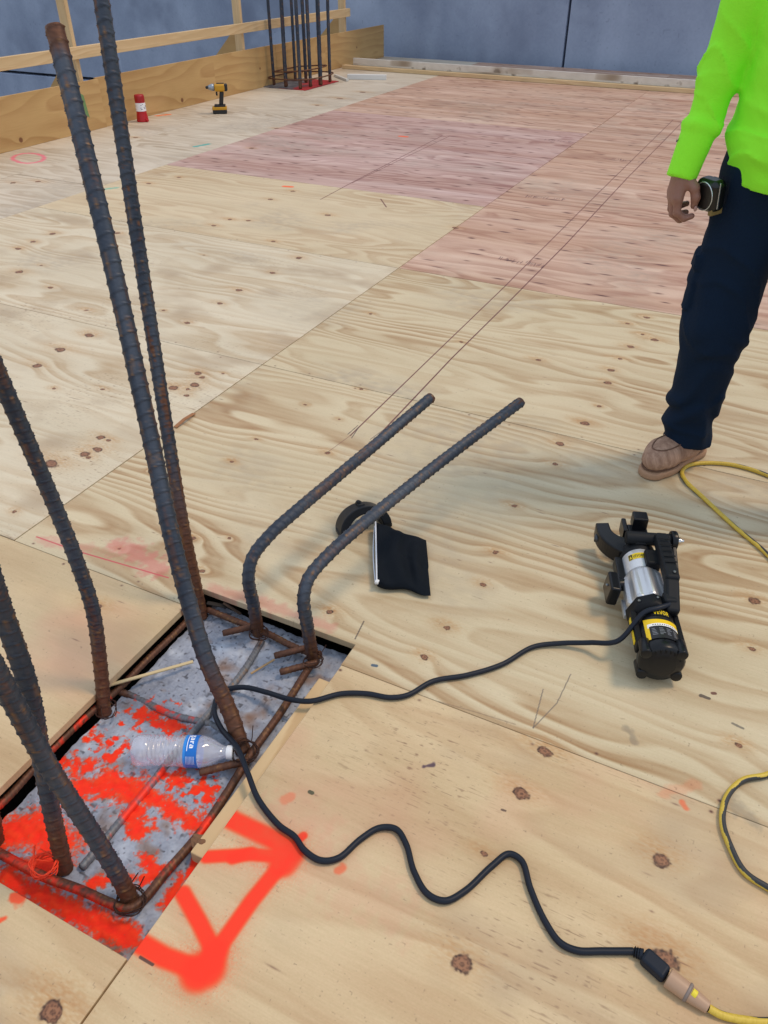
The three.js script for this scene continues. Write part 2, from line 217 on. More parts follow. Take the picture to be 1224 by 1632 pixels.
function sheet(x0, x1, z0, z1, kind, ppm, hole, share) {
  const G = 0.0017; let poly = [[x0 + G, z0 + G], [x1 - G, z0 + G], [x1 - G, z1 - G], [x0 + G, z1 - G]];
  if (hole) poly = hole(x0 + G, x1 - G, z0 + G, z1 - G);
  let m;
  if (share && sharedSheet[share]) m = sharedSheet[share];
  else { const t = plywood(x0, x1, z0, z1, kind, ppm, floor.children.length + 1); m = new THREE.MeshStandardMaterial({ map: t, bumpMap: t, bumpScale: 0.0007, roughness: 0.54 }); if (share) sharedSheet[share] = m; }
  const o = mesh('plywood_sheet', sheetGeo(poly, [x0, x1, z0, z1]), m, floor); o.name = `plywood_sheet_${String(floor.children.length).padStart(3, '0')}`; o.position.y = rr(-0.0012, 0.0004); return o;
}
const R = (k) => 1.22 * k, HX0 = 0.585, HX1 = 1.022, HZ0 = 3.59, HZ1 = 4.372;
sheet(0, 2.44, R(2), R(3), 'band', 839, (a, b, c, d) => (d += 0.001, 1) && [[a, c], [b, c], [b, d], [HX1, d], [HX1, HZ0], [HX0, HZ0], [HX0, d], [a, d]]);
sheet(HX1, HX1 + 2.44, R(3), R(4), 'near', 839, (a, b, c, d) => [[a, c - 0.001], [b, c - 0.001], [b, d], [a, d]]);
sheet(HX1 - 2.44, HX1, R(3), R(4), 'near', 839, (a, b, c, d) => [[a, c], [HX0, c], [HX0, HZ1], [b, HZ1], [b, d], [a, d]]);
sheet(0, 2.44, R(1), R(2), 'band', 839);
sheet(-2.44, 0, R(2), R(3), 'cream', 839);
sheet(-2.44, 0, R(1), R(2), 'cream', 700);
sheet(-2.44, 0, R(0), R(1), 'golden', 640);
sheet(0, 2.44, R(0), R(1), 'red', 640);
for (let k = -1; k >= -5; k--) { const z0 = k === -5 ? -6.32 : R(k); sheet(-2.44, 0, z0, R(k + 1), k > -3 ? 'rose' : 'red', 420); sheet(0, 2.44, z0, R(k + 1), 'red', 420); }
for (const [z0, z1] of [[-6.32, -4.2], [-4.2, -1.76], [-1.76, 0.68], [0.68, 3.12]]) { sheet(-3.19, -2.44, z0, z1, 'pale', 380); sheet(-3.9, -3.19, z0 + 0.3 > -6 ? z0 + 0.3 : z0, z1 + 0.3, 'pale', 300); }
for (let k = -5; k <= 2; k++) sheet(2.44, 4.88, k === -5 ? -6.32 : R(k), R(k + 1), k < 1 ? 'red' : 'band', 200, null, k < 1 ? 'r' : 'b');
for (const x of [HX1 - 4.88, HX1 - 2.44, HX1]) sheet(x, x + 2.44, R(4), R(5), 'near', 200, null, 'n');
sheet(HX1 - 4.88, HX1 - 2.44, R(3), R(4), 'near', 200, null, 'n'); sheet(-3.9, -2.44, 3.12, R(3), 'pale', 200, null, 'p');
{ // joists carrying the sheets and the dark storey below
  const m = mat(0x6b563b, 0.85); for (let x = -3.8; x < 4.9; x += 0.61) { if (x > 0.4 && x < 1.1) continue; mesh('joist', place(rbox(0.09, 0.14, 12.6, 0.004, 1), x, -0.0915, -0.1), m, floor); }
  const low = mat(0x55504a, 0.95); const s = structure(mesh('ground', new THREE.PlaneGeometry(600, 600).rotateX(-Math.PI / 2), low)); s.position.y = -4;
  const slab = structure(mesh('slab_below', new THREE.BoxGeometry(8.8, 0.2, 12.4), mat(0x3a3733, 0.95))); slab.position.set(0.5, -0.62, -0.1);
}

// ---------------------------------------------------------------- column top in the deck opening
const concMarks = [];
const OC = [[[[0.597, 4.3106], [0.6219, 4.2881], [0.6766, 4.2464], [0.7453, 4.2586]], 0.038, 0.3], [[[0.7656, 4.2791], [0.7138, 4.3129]], 0.018, 0.5], [[[0.6911, 4.1531], [0.7262, 4.1196], [0.7832, 4.1011]], 0.036, 0.85], [[[0.6054, 4.1176], [0.6806, 4.0975]], 0.026, 1.1],
  [[[0.7832, 4.1011], [0.8471, 4.1012], [0.9108, 4.1035], [0.9804, 4.1062]], 0.019, 0.7], [[[0.8239, 4.1389], [0.8617, 4.165]], 0.024, 1.2], [[[0.9112, 4.2111], [0.9434, 4.2181]], 0.018, 0.9], [[[0.6965, 4.3483], [0.777, 4.3436], [0.862, 4.339], [0.9776, 4.332]], 0.021, 0.4],
  [[[0.9886, 4.2063], [0.9977, 4.2532]], 0.013, 0.6], [[[0.9378, 4.2288], [0.8881, 4.2561], [0.8538, 4.2836]], 0.013, 1.0], [[[0.9789, 4.1142], [0.9972, 4.1955]], 0.009, 0.6], [[[0.6635, 3.9525], [0.755, 3.9263]], 0.026, 2.0], [[[0.8458, 4.0408], [0.9209, 4.0362]], 0.026, 2.0], [[[0.5826, 4.0305], [0.6887, 4.0504]], 0.026, 2.0], [[[0.7352, 4.2565], [0.7411, 4.3089]], 0.03, 0.6]];
function orangeAt(x, z) { // spray paint on the rough concrete, 0..1
  let best = -9; const n = fbm(x * 60, z * 60, 4), f = 0.6 * vn(x * 330, z * 330) + 0.7 * vn(x * 150 + 4, z * 150);
  for (const [l, w, r] of OC) { const d = 1 - lineDist(x, z, l) / (w * 1.25) - r * (n * 1.1 + 0.2); if (d > best) best = d; }
  if (best < -0.9) return 0;
  return clamp(ss(-0.35, 0.55, best + 0.42 * f) * 0.9 + 0.1 * ss(0.2, 0.6, best));
}
function concHeight(x, z) { const r = fbm(x * 14, z * 14, 4), p = vn(x * 170, z * 170); return 0.010 * r + 0.0022 * vn(x * 90, z * 90) + 0.0012 * vn(x * 240, z * 240) - (p > 0.55 ? 0.004 * (p - 0.55) : 0); }
const concCol = (x, z, c) => {
  const b = fbm(x * 9, z * 9, 4), f = vn(x * 300, z * 300), s = vn(x * 140 + 3, z * 140), t = 16 * b + 7 * f; c[0] = 148 + t; c[1] = 154 + t; c[2] = 168 + t * 0.95;
  const l = fbm(x * 30 + 9, z * 30, 3); if (l > 0.1) mixc(c, [186, 193, 205], (l - 0.1) * 1.8); if (s > 0.52) mixc(c, [62, 62, 68], (s - 0.52) * 1.5);
  const ru = fbm(x * 20 + 50, z * 20 + 7, 3); if (ru > 0.2) mixc(c, [120, 86, 66], (ru - 0.2) * 1.6);
};
const CX0 = 0.602, CX1 = 1.03, CZ0 = 3.583, CZ1 = 4.395;
{
  const nx = 150, nz = 250, g = new THREE.PlaneGeometry(CX1 - CX0, CZ1 - CZ0, nx, nz).rotateX(-Math.PI / 2); g.translate((CX0 + CX1) / 2, -0.05, (CZ0 + CZ1) / 2);
  const p = g.attributes.position, uv = g.attributes.uv; for (let i = 0; i < p.count; i++) { const x = p.getX(i), z = p.getZ(i); p.setY(i, -0.05 + concHeight(x, z) - 0.003); uv.setXY(i, (x - CX0) / (CX1 - CX0), (z - CZ0) / (CZ1 - CZ0)); }
  g.computeVertexNormals();
  const t = texture(800, 1320, (u, v, c) => { const x = CX0 + u * (CX1 - CX0), z = CZ0 + v * (CZ1 - CZ0); concCol(x, z, c); const o = orangeAt(x, z); if (o > 0.01) mixc(c, [ORANGE[0], ORANGE[1] + 10 * vn(x * 90, z * 90), ORANGE[2] + 6], o * 0.96); });
  const col = thing('concrete_column', 'rough grey concrete column top splashed with orange paint in the deck opening', 'column', [0, 0, 0]);
  mesh('top_surface', g, new THREE.MeshStandardMaterial({ map: t, bumpMap: t, bumpScale: 0.0008, roughness: 0.9 }), col);
  mesh('shaft', place(new THREE.BoxGeometry(CX1 - CX0, 3.8, CZ1 - CZ0), (CX0 + CX1) / 2, -1.975, (CZ0 + CZ1) / 2), mat(0x85878c, 0.9), col);
  t.userData = {};
}

// ---------------------------------------------------------------- ribbed steel bars
const rebarMat = new THREE.MeshStandardMaterial({ vertexColors: true, roughness: 0.55, metalness: 0.35, color: 0xffffff });
function rebarGeo(pts, r, o = {}) {
  const cv = pts.length > 2 ? curve(pts) : new THREE.LineCurve3(V(pts[0]), V(pts[1])), L = cv.getLength(), step = o.step ?? 0.0022, n = Math.ceil(L / step), seg = o.seg ?? 18, sp = o.sp ?? 0.023, k = rr(0, 50);
  const fr = { p: [], t: [] }; for (let i = 0; i <= n; i++) { fr.p.push(cv.getPointAt(i / n)); fr.t.push(cv.getTangentAt(i / n)); }
  const pos = [], col = [], idx = []; let N = new THREE.Vector3(1, 0, 0.3); N.addScaledVector(fr.t[0], -N.dot(fr.t[0])).normalize(); const C = new THREE.Color();
  const steel = o.cem ? [0.16, 0.17, 0.19] : [0.026, 0.038, 0.060], grey = o.cem ? [0.25, 0.26, 0.28] : [0.075, 0.092, 0.122], rust = [0.13, 0.052, 0.026], ochre = [0.30, 0.15, 0.045], og = [0.9, 0.03, 0.004];
  for (let i = 0; i <= n; i++) {
    const T = fr.t[i]; N.addScaledVector(T, -N.dot(T)).normalize(); const B = new THREE.Vector3().crossVectors(T, N), s = i / n * L;
    for (let j = 0; j < seg; j++) {
      const a = j / seg * Math.PI * 2, ca = Math.cos(a), sa = Math.sin(a);
      const ph = ((s + (o.tilt ?? 0.008) * ca * (sa > 0 ? 1 : -1) + (sa > 0 ? 0 : sp * 0.5)) / sp) % 1, dr = Math.abs(((ph + 1) % 1) - 0.5) * sp;
      const rib = 1 - ss(0.0005, 0.0024, dr), spine = ss(0.93, 0.99, Math.abs(ca));
      let h = r * (1 + 0.15 * Math.max(rib, spine * 0.8)); const nz = n3(s * 60 + k, ca * 2.5, sa * 2.5); h += r * 0.012 * nz;
      const end = Math.min(1, (Math.min(s, L - s)) / 0.003 + 0.82); h *= end;
      const P = fr.p[i], x = P.x + (N.x * ca + B.x * sa) * h, y = P.y + (N.y * ca + B.y * sa) * h, z = P.z + (N.z * ca + B.z * sa) * h; pos.push(x, y, z);
      const big = n3(s * 7 + k, ca * 1.2 + k, sa * 1.2) + 0.5 * n3(s * 24 + k, ca * 2.4, sa * 2.4 + k), fine = n3(s * 180, ca * 9 + k, sa * 9);
      const nearEnd = o.rusty ?? 0.22; let ru = clamp(ss(nearEnd, nearEnd * 0.35, s + 0.06 * big) + ss(0.3, 0.55, big + 0.35 * fine) * (o.patch ?? 0.7)); if (o.tip) ru = Math.max(ru, ss(L - o.tip, L - o.tip * 0.4, s + 0.02 * big));
      const c = [0, 1, 2].map((q) => steel[q] + (grey[q] - steel[q]) * clamp(0.35 + 0.9 * n3(s * 4 + 9 + k, ca, sa) + 0.3 * fine));
      for (let q = 0; q < 3; q++) c[q] += (rust[q] * (1 + 0.5 * fine) - c[q]) * ru;
      const fl = Math.exp(-(((dr - 0.0036) / 0.0016) ** 2)) * 0.55 * (0.6 + 0.6 * fine); for (let q = 0; q < 3; q++) c[q] += ([0.020, 0.018, 0.020][q] - c[q]) * clamp(fl); const oc = clamp(ss(0.26, 0.5, n3(s * 22 + k, ca * 3, sa * 3 + 4) + 0.35 * fine)) * clamp(0.35 + rib * 0.7); for (let q = 0; q < 3; q++) c[q] += (ochre[q] - c[q]) * oc * 0.8;
      const pa = o.paint ? o.paint(x, y, z) : 0; for (let q = 0; q < 3; q++) c[q] += (og[q] - c[q]) * pa; col.push(c[0], c[1], c[2]);
      if (i < n) { const A = i * seg + j, Bq = i * seg + (j + 1) % seg; idx.push(A, Bq, A + seg, Bq, Bq + seg, A + seg); }
    }
  }
  for (const [ring, flip] of [[0, true], [n, false]]) { const c0 = pos.length / 3, P = fr.p[ring]; pos.push(P.x, P.y, P.z); col.push(0.12, 0.055, 0.03); for (let j = 0; j < seg; j++) { const a = ring * seg + j, b = ring * seg + (j + 1) % seg; flip ? idx.push(c0, b, a) : idx.push(c0, a, b); } }
  const g = new THREE.BufferGeometry(); g.setAttribute('position', new THREE.Float32BufferAttribute(pos, 3)); g.setAttribute('color', new THREE.Float32BufferAttribute(col, 3)); g.setIndex(idx); g.computeVertexNormals(); return g;
}
const BAR = 0.0146, STARTERS = 'starter bars rising from the near column';
const bar = (label, pts, o = {}) => tag(mesh('rebar', rebarGeo(pts, o.r ?? BAR, o), rebarMat), label, 'rebar', o.group ?? STARTERS);
const r1t = [0.407, 1.2386, 3.3894], r1b = [0.6052, -0.055, 3.6341], r1m = [0.5701, 0.2197, 3.603];
bar('tall rusty steel bar leaving the top edge, behind the thickest tall bar', [r1b, [0.5956, 0.0502, 3.6254], r1m, [0.449, 0.7957, 3.4545], r1t, [r1t[0] * 1.3 - r1m[0] * 0.3, r1t[1] * 1.3 - r1m[1] * 0.3, r1t[2] * 1.3 - r1m[2] * 0.3]], { rusty: 0.5, patch: 1, sp: 0.022 });
bar('tall dark steel bar with a cut brown end, in front of the water bottle cap', [[0.9321, -0.055, 3.9258], [0.8897, 0.0127, 3.8977], [0.8306, 0.1256, 3.8761], [0.7813, 0.2369, 3.8441], [0.7234, 0.3706, 3.798], [0.6542, 0.5355, 3.7319], [0.5452, 0.8253, 3.6317], [0.386, 1.2037, 3.4977]], { rusty: 0.26, patch: 0.45, tip: 0.07, sp: 0.026, r: 0.0168 });
bar('single leaning steel bar between the left deck edge and the bottle', [[0.6001, -0.055, 3.9793], [0.5876, 0.0645, 3.9431], [0.5794, 0.2044, 3.9157], [0.5625, 0.3188, 3.9065], [0.5434, 0.4593, 3.9048], [0.5425, 0.7307, 3.9322], [0.5664, 0.8941, 3.9664]], { rusty: 0.3, patch: 0.6 });
bar('steel bar standing on the orange paint, crossed by another bar', [[0.7862, -0.055, 4.2875], [0.7806, 0.0865, 4.2655], [0.7824, 0.2174, 4.2474], [0.8013, 0.3924, 4.2331], [0.8032, 0.567, 4.2275], [0.8409, 0.7793, 4.2427]], { rusty: 0.2, patch: 0.6, paint: (x, y, z) => y < -0.02 ? 0.5 * orangeAt(x, z) : 0 });
bar('nearest steel bar, slanting left from the front corner of the column', [[0.9407, -0.055, 4.2811], [0.9247, 0.0184, 4.2774], [0.8961, 0.1217, 4.2762], [0.8638, 0.3001, 4.2846], [0.8574, 0.4853, 4.2953], [0.8685, 0.6732, 4.3159]], { rusty: 0.12, patch: 0.5 });
const HK = { rusty: 0.13, patch: 0.4, sp: 0.02, tip: 0.02 };
bar('bent over steel bar pointing away, the farther left of the hooked pair', [[0.7665, -0.055, 3.6208], [0.7788, 0.0649, 3.64], [0.7762, 0.1491, 3.6416], [0.7718, 0.1861, 3.6134], [0.7819, 0.2135, 3.5513], [0.8072, 0.2369, 3.4503], [0.8501, 0.2608, 3.2085], [0.9112, 0.303, 2.922]], { ...HK, r: 0.0142 });
bar('bent over steel bar pointing away past the black pouch, right of the hooked pair', [[0.9339, -0.055, 3.6376], [0.9305, 0.0657, 3.647], [0.926, 0.1549, 3.6454], [0.925, 0.1885, 3.6184], [0.939, 0.2128, 3.5569], [0.9672, 0.2339, 3.4494], [1.0355, 0.2533, 3.1503], [1.1371, 0.2929, 2.818]], { ...HK, r: 0.0142 });
bar('stub of rusty bar at the left picture edge beside orange paint', [[0.6293, -0.055, 4.3056], [0.6308, 0.019, 4.2914], [0.6339, 0.1448, 4.2837], [0.6393, 0.4852, 4.2652]], { rusty: 0.3, patch: 0.8 });

const TIES = 'rusty ties lying round the column bars', TR = 0.0078;
const tpaint = (x, y, z) => y > -0.05 ? orangeAt(x, z) * 0.95 : 0;
const tieBar = (label, pts, o = {}) => tag(mesh('column_tie', rebarGeo(pts, o.r ?? TR, { step: 0.0035, seg: 10, sp: 0.012, tilt: 0.002, rusty: 3, patch: 1, paint: tpaint, ...o }), rebarMat), label, 'tie bar', TIES);
tieBar('rusty tie bar bent round the front corner of the column, partly orange', [[0.6322, -0.038, 4.3225], [0.7013, -0.03, 4.3237], [0.7788, -0.026, 4.3223], [0.8552, -0.03, 4.3103], [0.9113, -0.038, 4.3029], [0.9488, -0.036, 4.2966], [0.9609, -0.038, 4.2734], [0.9642, -0.038, 4.2192], [0.9721, -0.038, 4.1258], [0.9676, -0.038, 4.0348], [0.9574, -0.038, 3.9274], [0.9547, -0.038, 3.8193], [0.9433, -0.038, 3.6746], [0.9409, -0.038, 3.6183]]);
tieBar('rusty tie bar along the far edge of the column behind the hooks', [[0.9516, -0.036, 3.6308], [0.88, -0.036, 3.6324], [0.8033, -0.036, 3.6237], [0.7099, -0.036, 3.6216], [0.6129, -0.036, 3.6194]]);
tieBar('rusty tie bar along the left edge of the column in shadow', [[0.5916, -0.036, 3.6376], [0.5941, -0.036, 3.7081], [0.5908, -0.036, 3.8204], [0.5917, -0.036, 3.9178], [0.5814, -0.036, 4.0248], [0.5813, -0.036, 4.1494], [0.5868, -0.036, 4.2357], [0.5812, -0.036, 4.2915]]);
tieBar('grey cross tie sunk in the concrete, running from hooked bar to orange paint', [[0.7911, -0.048, 3.6401], [0.806, -0.048, 3.7366], [0.8092, -0.048, 3.8628], [0.8091, -0.048, 3.9837], [0.8128, -0.048, 4.088], [0.8143, -0.048, 4.1898], [0.8149, -0.048, 4.2736]], { rusty: 0.05, patch: 0.2, cem: 1 });
tieBar('cross tie half buried in concrete from the leaning bar towards the bottle', [[0.5809, -0.04, 3.9233], [0.6279, -0.053, 3.912], [0.7359, -0.053, 3.9139], [0.8432, -0.053, 3.8988], [0.9284, -0.053, 3.9293]], { rusty: 0.08, patch: 0.2, cem: 1 });
const stub = (label, a, b) => tag(mesh('tie_hook', rebarGeo([a, b], 0.0078, { step: 0.0035, seg: 10, sp: 0.012, rusty: 2, patch: 1 }), rebarMat), label, 'tie hook', 'short hook ends of the column ties');
stub('rusty hook end poking out beside the bottle cap', [0.891, -0.034, 4.0178], [0.9673, -0.03, 3.9497]);
stub('rusty hook end left of the farther hooked bar', [0.6996, -0.034, 3.6725], [0.7615, -0.028, 3.6198]);
stub('rusty hook end left of the nearer hooked bar, upper of two', [0.8523, -0.034, 3.6798], [0.9139, -0.028, 3.6242]);
stub('rusty hook end left of the nearer hooked bar, lower of two', [0.8917, -0.034, 3.717], [0.9558, -0.03, 3.6549]);
const wireMat = mat(0x3b2219, 0.7, { metalness: 0.3 }), orangeWire = mat(new THREE.Color(0.9, 0.05, 0.008), 0.6);
function tieWire(label, c, r, n, m = wireMat) {
  const g = []; for (let k = 0; k < n; k++) { const pts = []; const t0 = rr(0, 6), ax = rr(-0.5, 0.5), az = rr(-0.5, 0.5); for (let i = 0; i <= 16; i++) { const a = t0 + i / 16 * Math.PI * 2.1, q = r * (1 + 0.12 * Math.sin(a * 3 + k)); pts.push([c[0] + Math.cos(a) * q, c[1] + 0.006 + k * 0.003 + q * (ax * Math.cos(a) + az * Math.sin(a)) * 0.5, c[2] + Math.sin(a) * q]); } const e = pts[16]; pts.push([e[0] + rr(-0.03, 0.03), e[1] + rr(0.005, 0.025), e[2] + rr(-0.03, 0.03)]); g.push(tube(pts, 0.0011, 60, 5)); }
  return tag(mesh('tie_wire', g, m), label, 'wire', 'wire ties twisted round the column bars');
}
tieWire('rusty wire twisted round the foot of the nearest bar', [0.9485, -0.036, 4.2881], 0.025, 4);
tieWire('orange painted tangle of wire by the crossed bar', [0.7724, -0.03, 4.3099], 0.022, 7, orangeWire);
tieWire('rusty wire twisted round the bar beside the bottle cap', [0.9533, -0.03, 3.943], 0.026, 4);
tieWire('rusty wire at the foot of the farther hooked bar', [0.7876, -0.03, 3.6428], 0.022, 3);
tieWire('rusty wire at the foot of the nearer hooked bar', [0.9479, -0.03, 3.6588], 0.022, 3);
tieWire('rusty wire at the foot of the single leaning bar', [0.6159, -0.036, 3.9811], 0.022, 2);

// ---------------------------------------------------------------- timber materials
const timber = (lo, hi, K, sd, w = 512, h = 512, kn = []) => { // 2.5 m by 1.25 m of grain, running along u
  const t = texture(w, h, (u, v, c) => {
    const x = u * 2.5, z = v * 1.25; let H = z * 0.9 + 0.25 * fbm(x * 0.8 + sd, z * 4 + sd, 3), core = 0;
    for (const q of kn) { const dx = x - q[0], dz = z - q[1], r = q[2]; H += 0.06 * Math.exp(-(dx * dx / (r * r * 9) + dz * dz / (r * r * 5))); core = Math.max(core, 1 - ss(0.6, 1.2, Math.hypot(dx, dz) / r)); }
    let b = H * K; b -= Math.floor(b); const d = Math.pow(b, 1.5) * (1 - ss(0.88, 1, b)), f = vn(x * 14 + sd, z * 260), bl = fbm(x * 3 + sd, z * 6, 3);
    c[0] = lo[0]; c[1] = lo[1]; c[2] = lo[2]; mixc(c, hi, clamp(0.75 * d * (0.6 + 0.4 * vn(x * 2, z * 9 + sd)) + 0.06 * f)); const k = 5 * f + 12 * bl; c[0] += k; c[1] += k; c[2] += k; if (core > 0) mixc(c, [110, 66, 40], core * 0.85);
  }); return t;
};
const tWall = timber([196, 160, 106], [160, 118, 70], 9, 31, 1024, 512, [[0.55, 0.5, 0.02], [1.7, 0.62, 0.012]]);
const tStud = timber([214, 186, 142], [180, 142, 96], 16, 77, 512, 256, [[0.4, 0.3, 0.012], [1.4, 0.8, 0.014]]);
const woodWall = new THREE.MeshStandardMaterial({ map: tWall, bumpMap: tWall, bumpScale: 0.0006, roughness: 0.65 });
const woodStud = new THREE.MeshStandardMaterial({ map: tStud, bumpMap: tStud, bumpScale: 0.0006, roughness: 0.7 });
const tWhite = texture(1024, 128, (u, v, c) => { const x = u * 2.5, z = v * 0.3, n = fbm(x * 9, z * 40, 4), f = vn(x * 20, z * 300), s = fbm(x * 3 + 20, z * 14, 3); const t = 10 * n + 5 * f; c[0] = 208 + t; c[1] = 200 + t; c[2] = 188 + t; if (s > 0.16) mixc(c, [150, 132, 112], (s - 0.16) * 2.2); if (n > 0.4) mixc(c, [110, 98, 84], (n - 0.4) * 3); });
const whitewash = new THREE.MeshStandardMaterial({ map: tWhite, bumpMap: tWhite, bumpScale: 0.0008, roughness: 0.75 });
// wood trim inside the opening
const strip = tag(mesh('wood_strip', [plank([1.004, -0.052, 3.70], [1.004, -0.052, 4.17], 0.034, 0.031, { u: 0.3 })], woodStud), 'narrow wooden form strip along the right side of the column opening', 'wood strip');
tag(mesh('wooden_lath', [plank([0.5429, -0.014, 3.9812], [0.6922, -0.036, 3.7791], 0.008, 0.004, { r: 0.001 })], mat(0xcdb98e, 0.7)), 'thin pale wooden lath lying across the left column edge', 'lath');
{ const g = new THREE.IcosahedronGeometry(0.014, 3), p = g.attributes.position; for (let i = 0; i < p.count; i++) { const k = 1 + 0.7 * n3(p.getX(i) * 110, p.getY(i) * 110, p.getZ(i) * 110); p.setXYZ(i, p.getX(i) * k * 1.5, p.getY(i) * k * 0.6, p.getZ(i) * k); } g.computeVertexNormals(); const q = [0.9919, -0.03, 4.1427]; g.translate(...q); tag(mesh('wood_chunk', g, mat(0x7d5a40, 0.9)), 'broken brown lump of wood on the tie bar right of the orange paint', 'wood chunk'); }
{ const sp = (label, pts, w, m) => { const g = []; for (let i = 1; i < pts.length; i++) g.push(plank(pts[i - 1], pts[i], w, 0.003, { r: 0.0008 })); tag(mesh('wood_splinter', g, m), label, 'splinter', 'splinters of wood on deck and column'); };
  sp('curled brown splinter where four deck sheets meet near the tall bars', [[0.0083, 0.001, 2.9762], [0.0158, 0.012, 2.9327], [0.0091, 0.003, 2.8746]], 0.014, mat(0x9c6b45, 0.8));
  sp('thin brown splinter on the grey concrete between bottle and hooked bars', [[0.8305, -0.042, 3.7456], [0.8566, -0.04, 3.6847]], 0.005, mat(0xa98a62, 0.8)); sp('dark splinter in the far left corner of the column opening', [[0.6481, -0.02, 3.5955], [0.7, -0.036, 3.5966]], 0.008, mat(0x3c2c22, 0.8));
  sp('dark flake in the far corner behind the farther hooked bar', [[0.6074, -0.025, 3.6096], [0.6574, -0.03, 3.5944]], 0.012, mat(0x241f1c, 0.8)); }

// ---------------------------------------------------------------- guard rail on the left edge
{
  const gr = thing('guard_rail', 'timber guard rail with plywood toe boards along the left deck edge', 'guard rail', [-3.82, 0, -2.2]);
  const at = (o) => { o.geometry.translate(3.82, 0, 2.2); return o; };
  const board = (z0, z1, h, x, name = 'toe_board', m = woodWall, uo = 0) => { const g = rbox(0.019, h, z0 - z1, 0.0015, 1), p = g.attributes.position, uv = g.attributes.uv; for (let i = 0; i < p.count; i++) uv.setXY(i, p.getZ(i) * 0.4 + uo, p.getY(i) * 0.8 + 0.5); g.translate(x, h / 2 + 0.001, (z0 + z1) / 2); return at(mesh(name, g, m, gr)); };
  board(3.0, -0.87, 0.366, -3.795, 'toe_board', woodWall, 0.62); board(-0.85, -3.6, 0.375, -3.806, 'toe_board', woodWall, 0.1); board(-3.604, -6.25, 0.372, -3.806, 'toe_board', woodWall, 0.9);
  for (const z of [1.6, -0.72, -3.05, -5.24]) { const g = rbox(0.089, 1.45, 0.038, 0.003, 1); const uv = g.attributes.uv, p = g.attributes.position; for (let i = 0; i < p.count; i++) uv.setXY(i, p.getY(i) * 0.4 + z, p.getX(i) + p.getZ(i)); g.translate(-3.866, 0.425, z); at(mesh('post', g, woodStud, gr));
    const s = new THREE.Shape([[0, 0.56], [0, 0], [-0.6, 0]].map((q) => new THREE.Vector2(...q))), b = new THREE.ExtrudeGeometry(s, { depth: 0.018, bevelEnabled: false }); const bu = b.attributes.uv; for (let i = 0; i < bu.count; i++) bu.setXY(i, bu.getX(i) * 0.4, bu.getY(i) * 0.8); b.translate(-3.912, 0.02, z - 0.04); at(mesh('brace', b, woodWall, gr)); }
  for (const [y, z0, z1] of [[0.57, 3.0, -5.3], [1.1, 3.0, -5.3]]) { const g = rbox(0.038, 0.085, z0 - z1, 0.003, 1), uv = g.attributes.uv, p = g.attributes.position; for (let i = 0; i < p.count; i++) uv.setXY(i, p.getZ(i) * 0.4, p.getY(i) + p.getX(i)); g.translate(-3.802 + (y > 1 ? 0 : 0), y, (z0 + z1) / 2); at(mesh('rail', g, woodStud, gr)); }
  at(mesh('green_mark', (() => { const s = new THREE.Shape([[0, 0.3], [0.05, 0.27], [0.07, 0.1], [0.03, 0.13]].map((q) => new THREE.Vector2(...q))); const b = new THREE.ExtrudeGeometry(s, { depth: 0.0012, bevelEnabled: false }); b.rotateY(Math.PI / 2); b.translate(-3.7855, 0, -0.62); return b; })(), mat(0x6f8f5c, 0.8), gr));
}

// ---------------------------------------------------------------- concrete wall behind the deck
{
  const tc = texture(1024, 1024, (u, v, c) => { const x = u * 5, y = v * 5, b = fbm(x * 0.9, y * 0.9, 5), m = fbm(x * 3 + 9, y * 2.2, 4), f = vn(x * 50, y * 50), st = vn(x * 6, y * 0.5); const t = 22 * b + 10 * m + 3 * f + 6 * st; c[0] = 150 + t; c[1] = 163 + t; c[2] = 186 + t * 0.95; const p = vn(x * 33, y * 33); if (p > 0.8) mixc(c, [90, 98, 116], (p - 0.8) * 1.4); const s = fbm(x * 1.7 + 40, y * 1.7, 4); if (s > 0.14) mixc(c, [112, 123, 146], (s - 0.14) * 1.2); });
  const cm = new THREE.MeshStandardMaterial({ map: tc, bumpMap: tc, bumpScale: 0.003, roughness: 0.85 });
  const w = thing('concrete_wall', 'tall blue grey precast concrete wall beyond the far deck edge', 'wall', [0, 0, -6.5]);
  const xs = [-17, -12.9, -8.8, -5.2, -1.385, 2.5, 6.4, 10.3];
  for (let i = 0; i + 1 < xs.length; i++) for (const [y0, y1] of xs[i] < -5.3 ? [[-4, -0.64], [-0.60, 4.2]] : [[-4, 4.2]]) {
    const a = xs[i] + 0.014, b = xs[i + 1] - 0.014, g = rbox(b - a, y1 - y0, 0.2, 0.012, 1), p = g.attributes.position, uv = g.attributes.uv, off = i * 0.37; g.translate((a + b) / 2, (y0 + y1) / 2, -0.1); for (let k = 0; k < p.count; k++) uv.setXY(k, p.getX(k) / 5 + off, p.getY(k) / 5 + off * 0.7);
    mesh('wall_panel', g, cm, w); }
  mesh('joint_backing', place(new THREE.BoxGeometry(27.4, 8.2, 0.05), -3.35, 0.1, -0.24), mat(0x121316, 0.9), w);
}

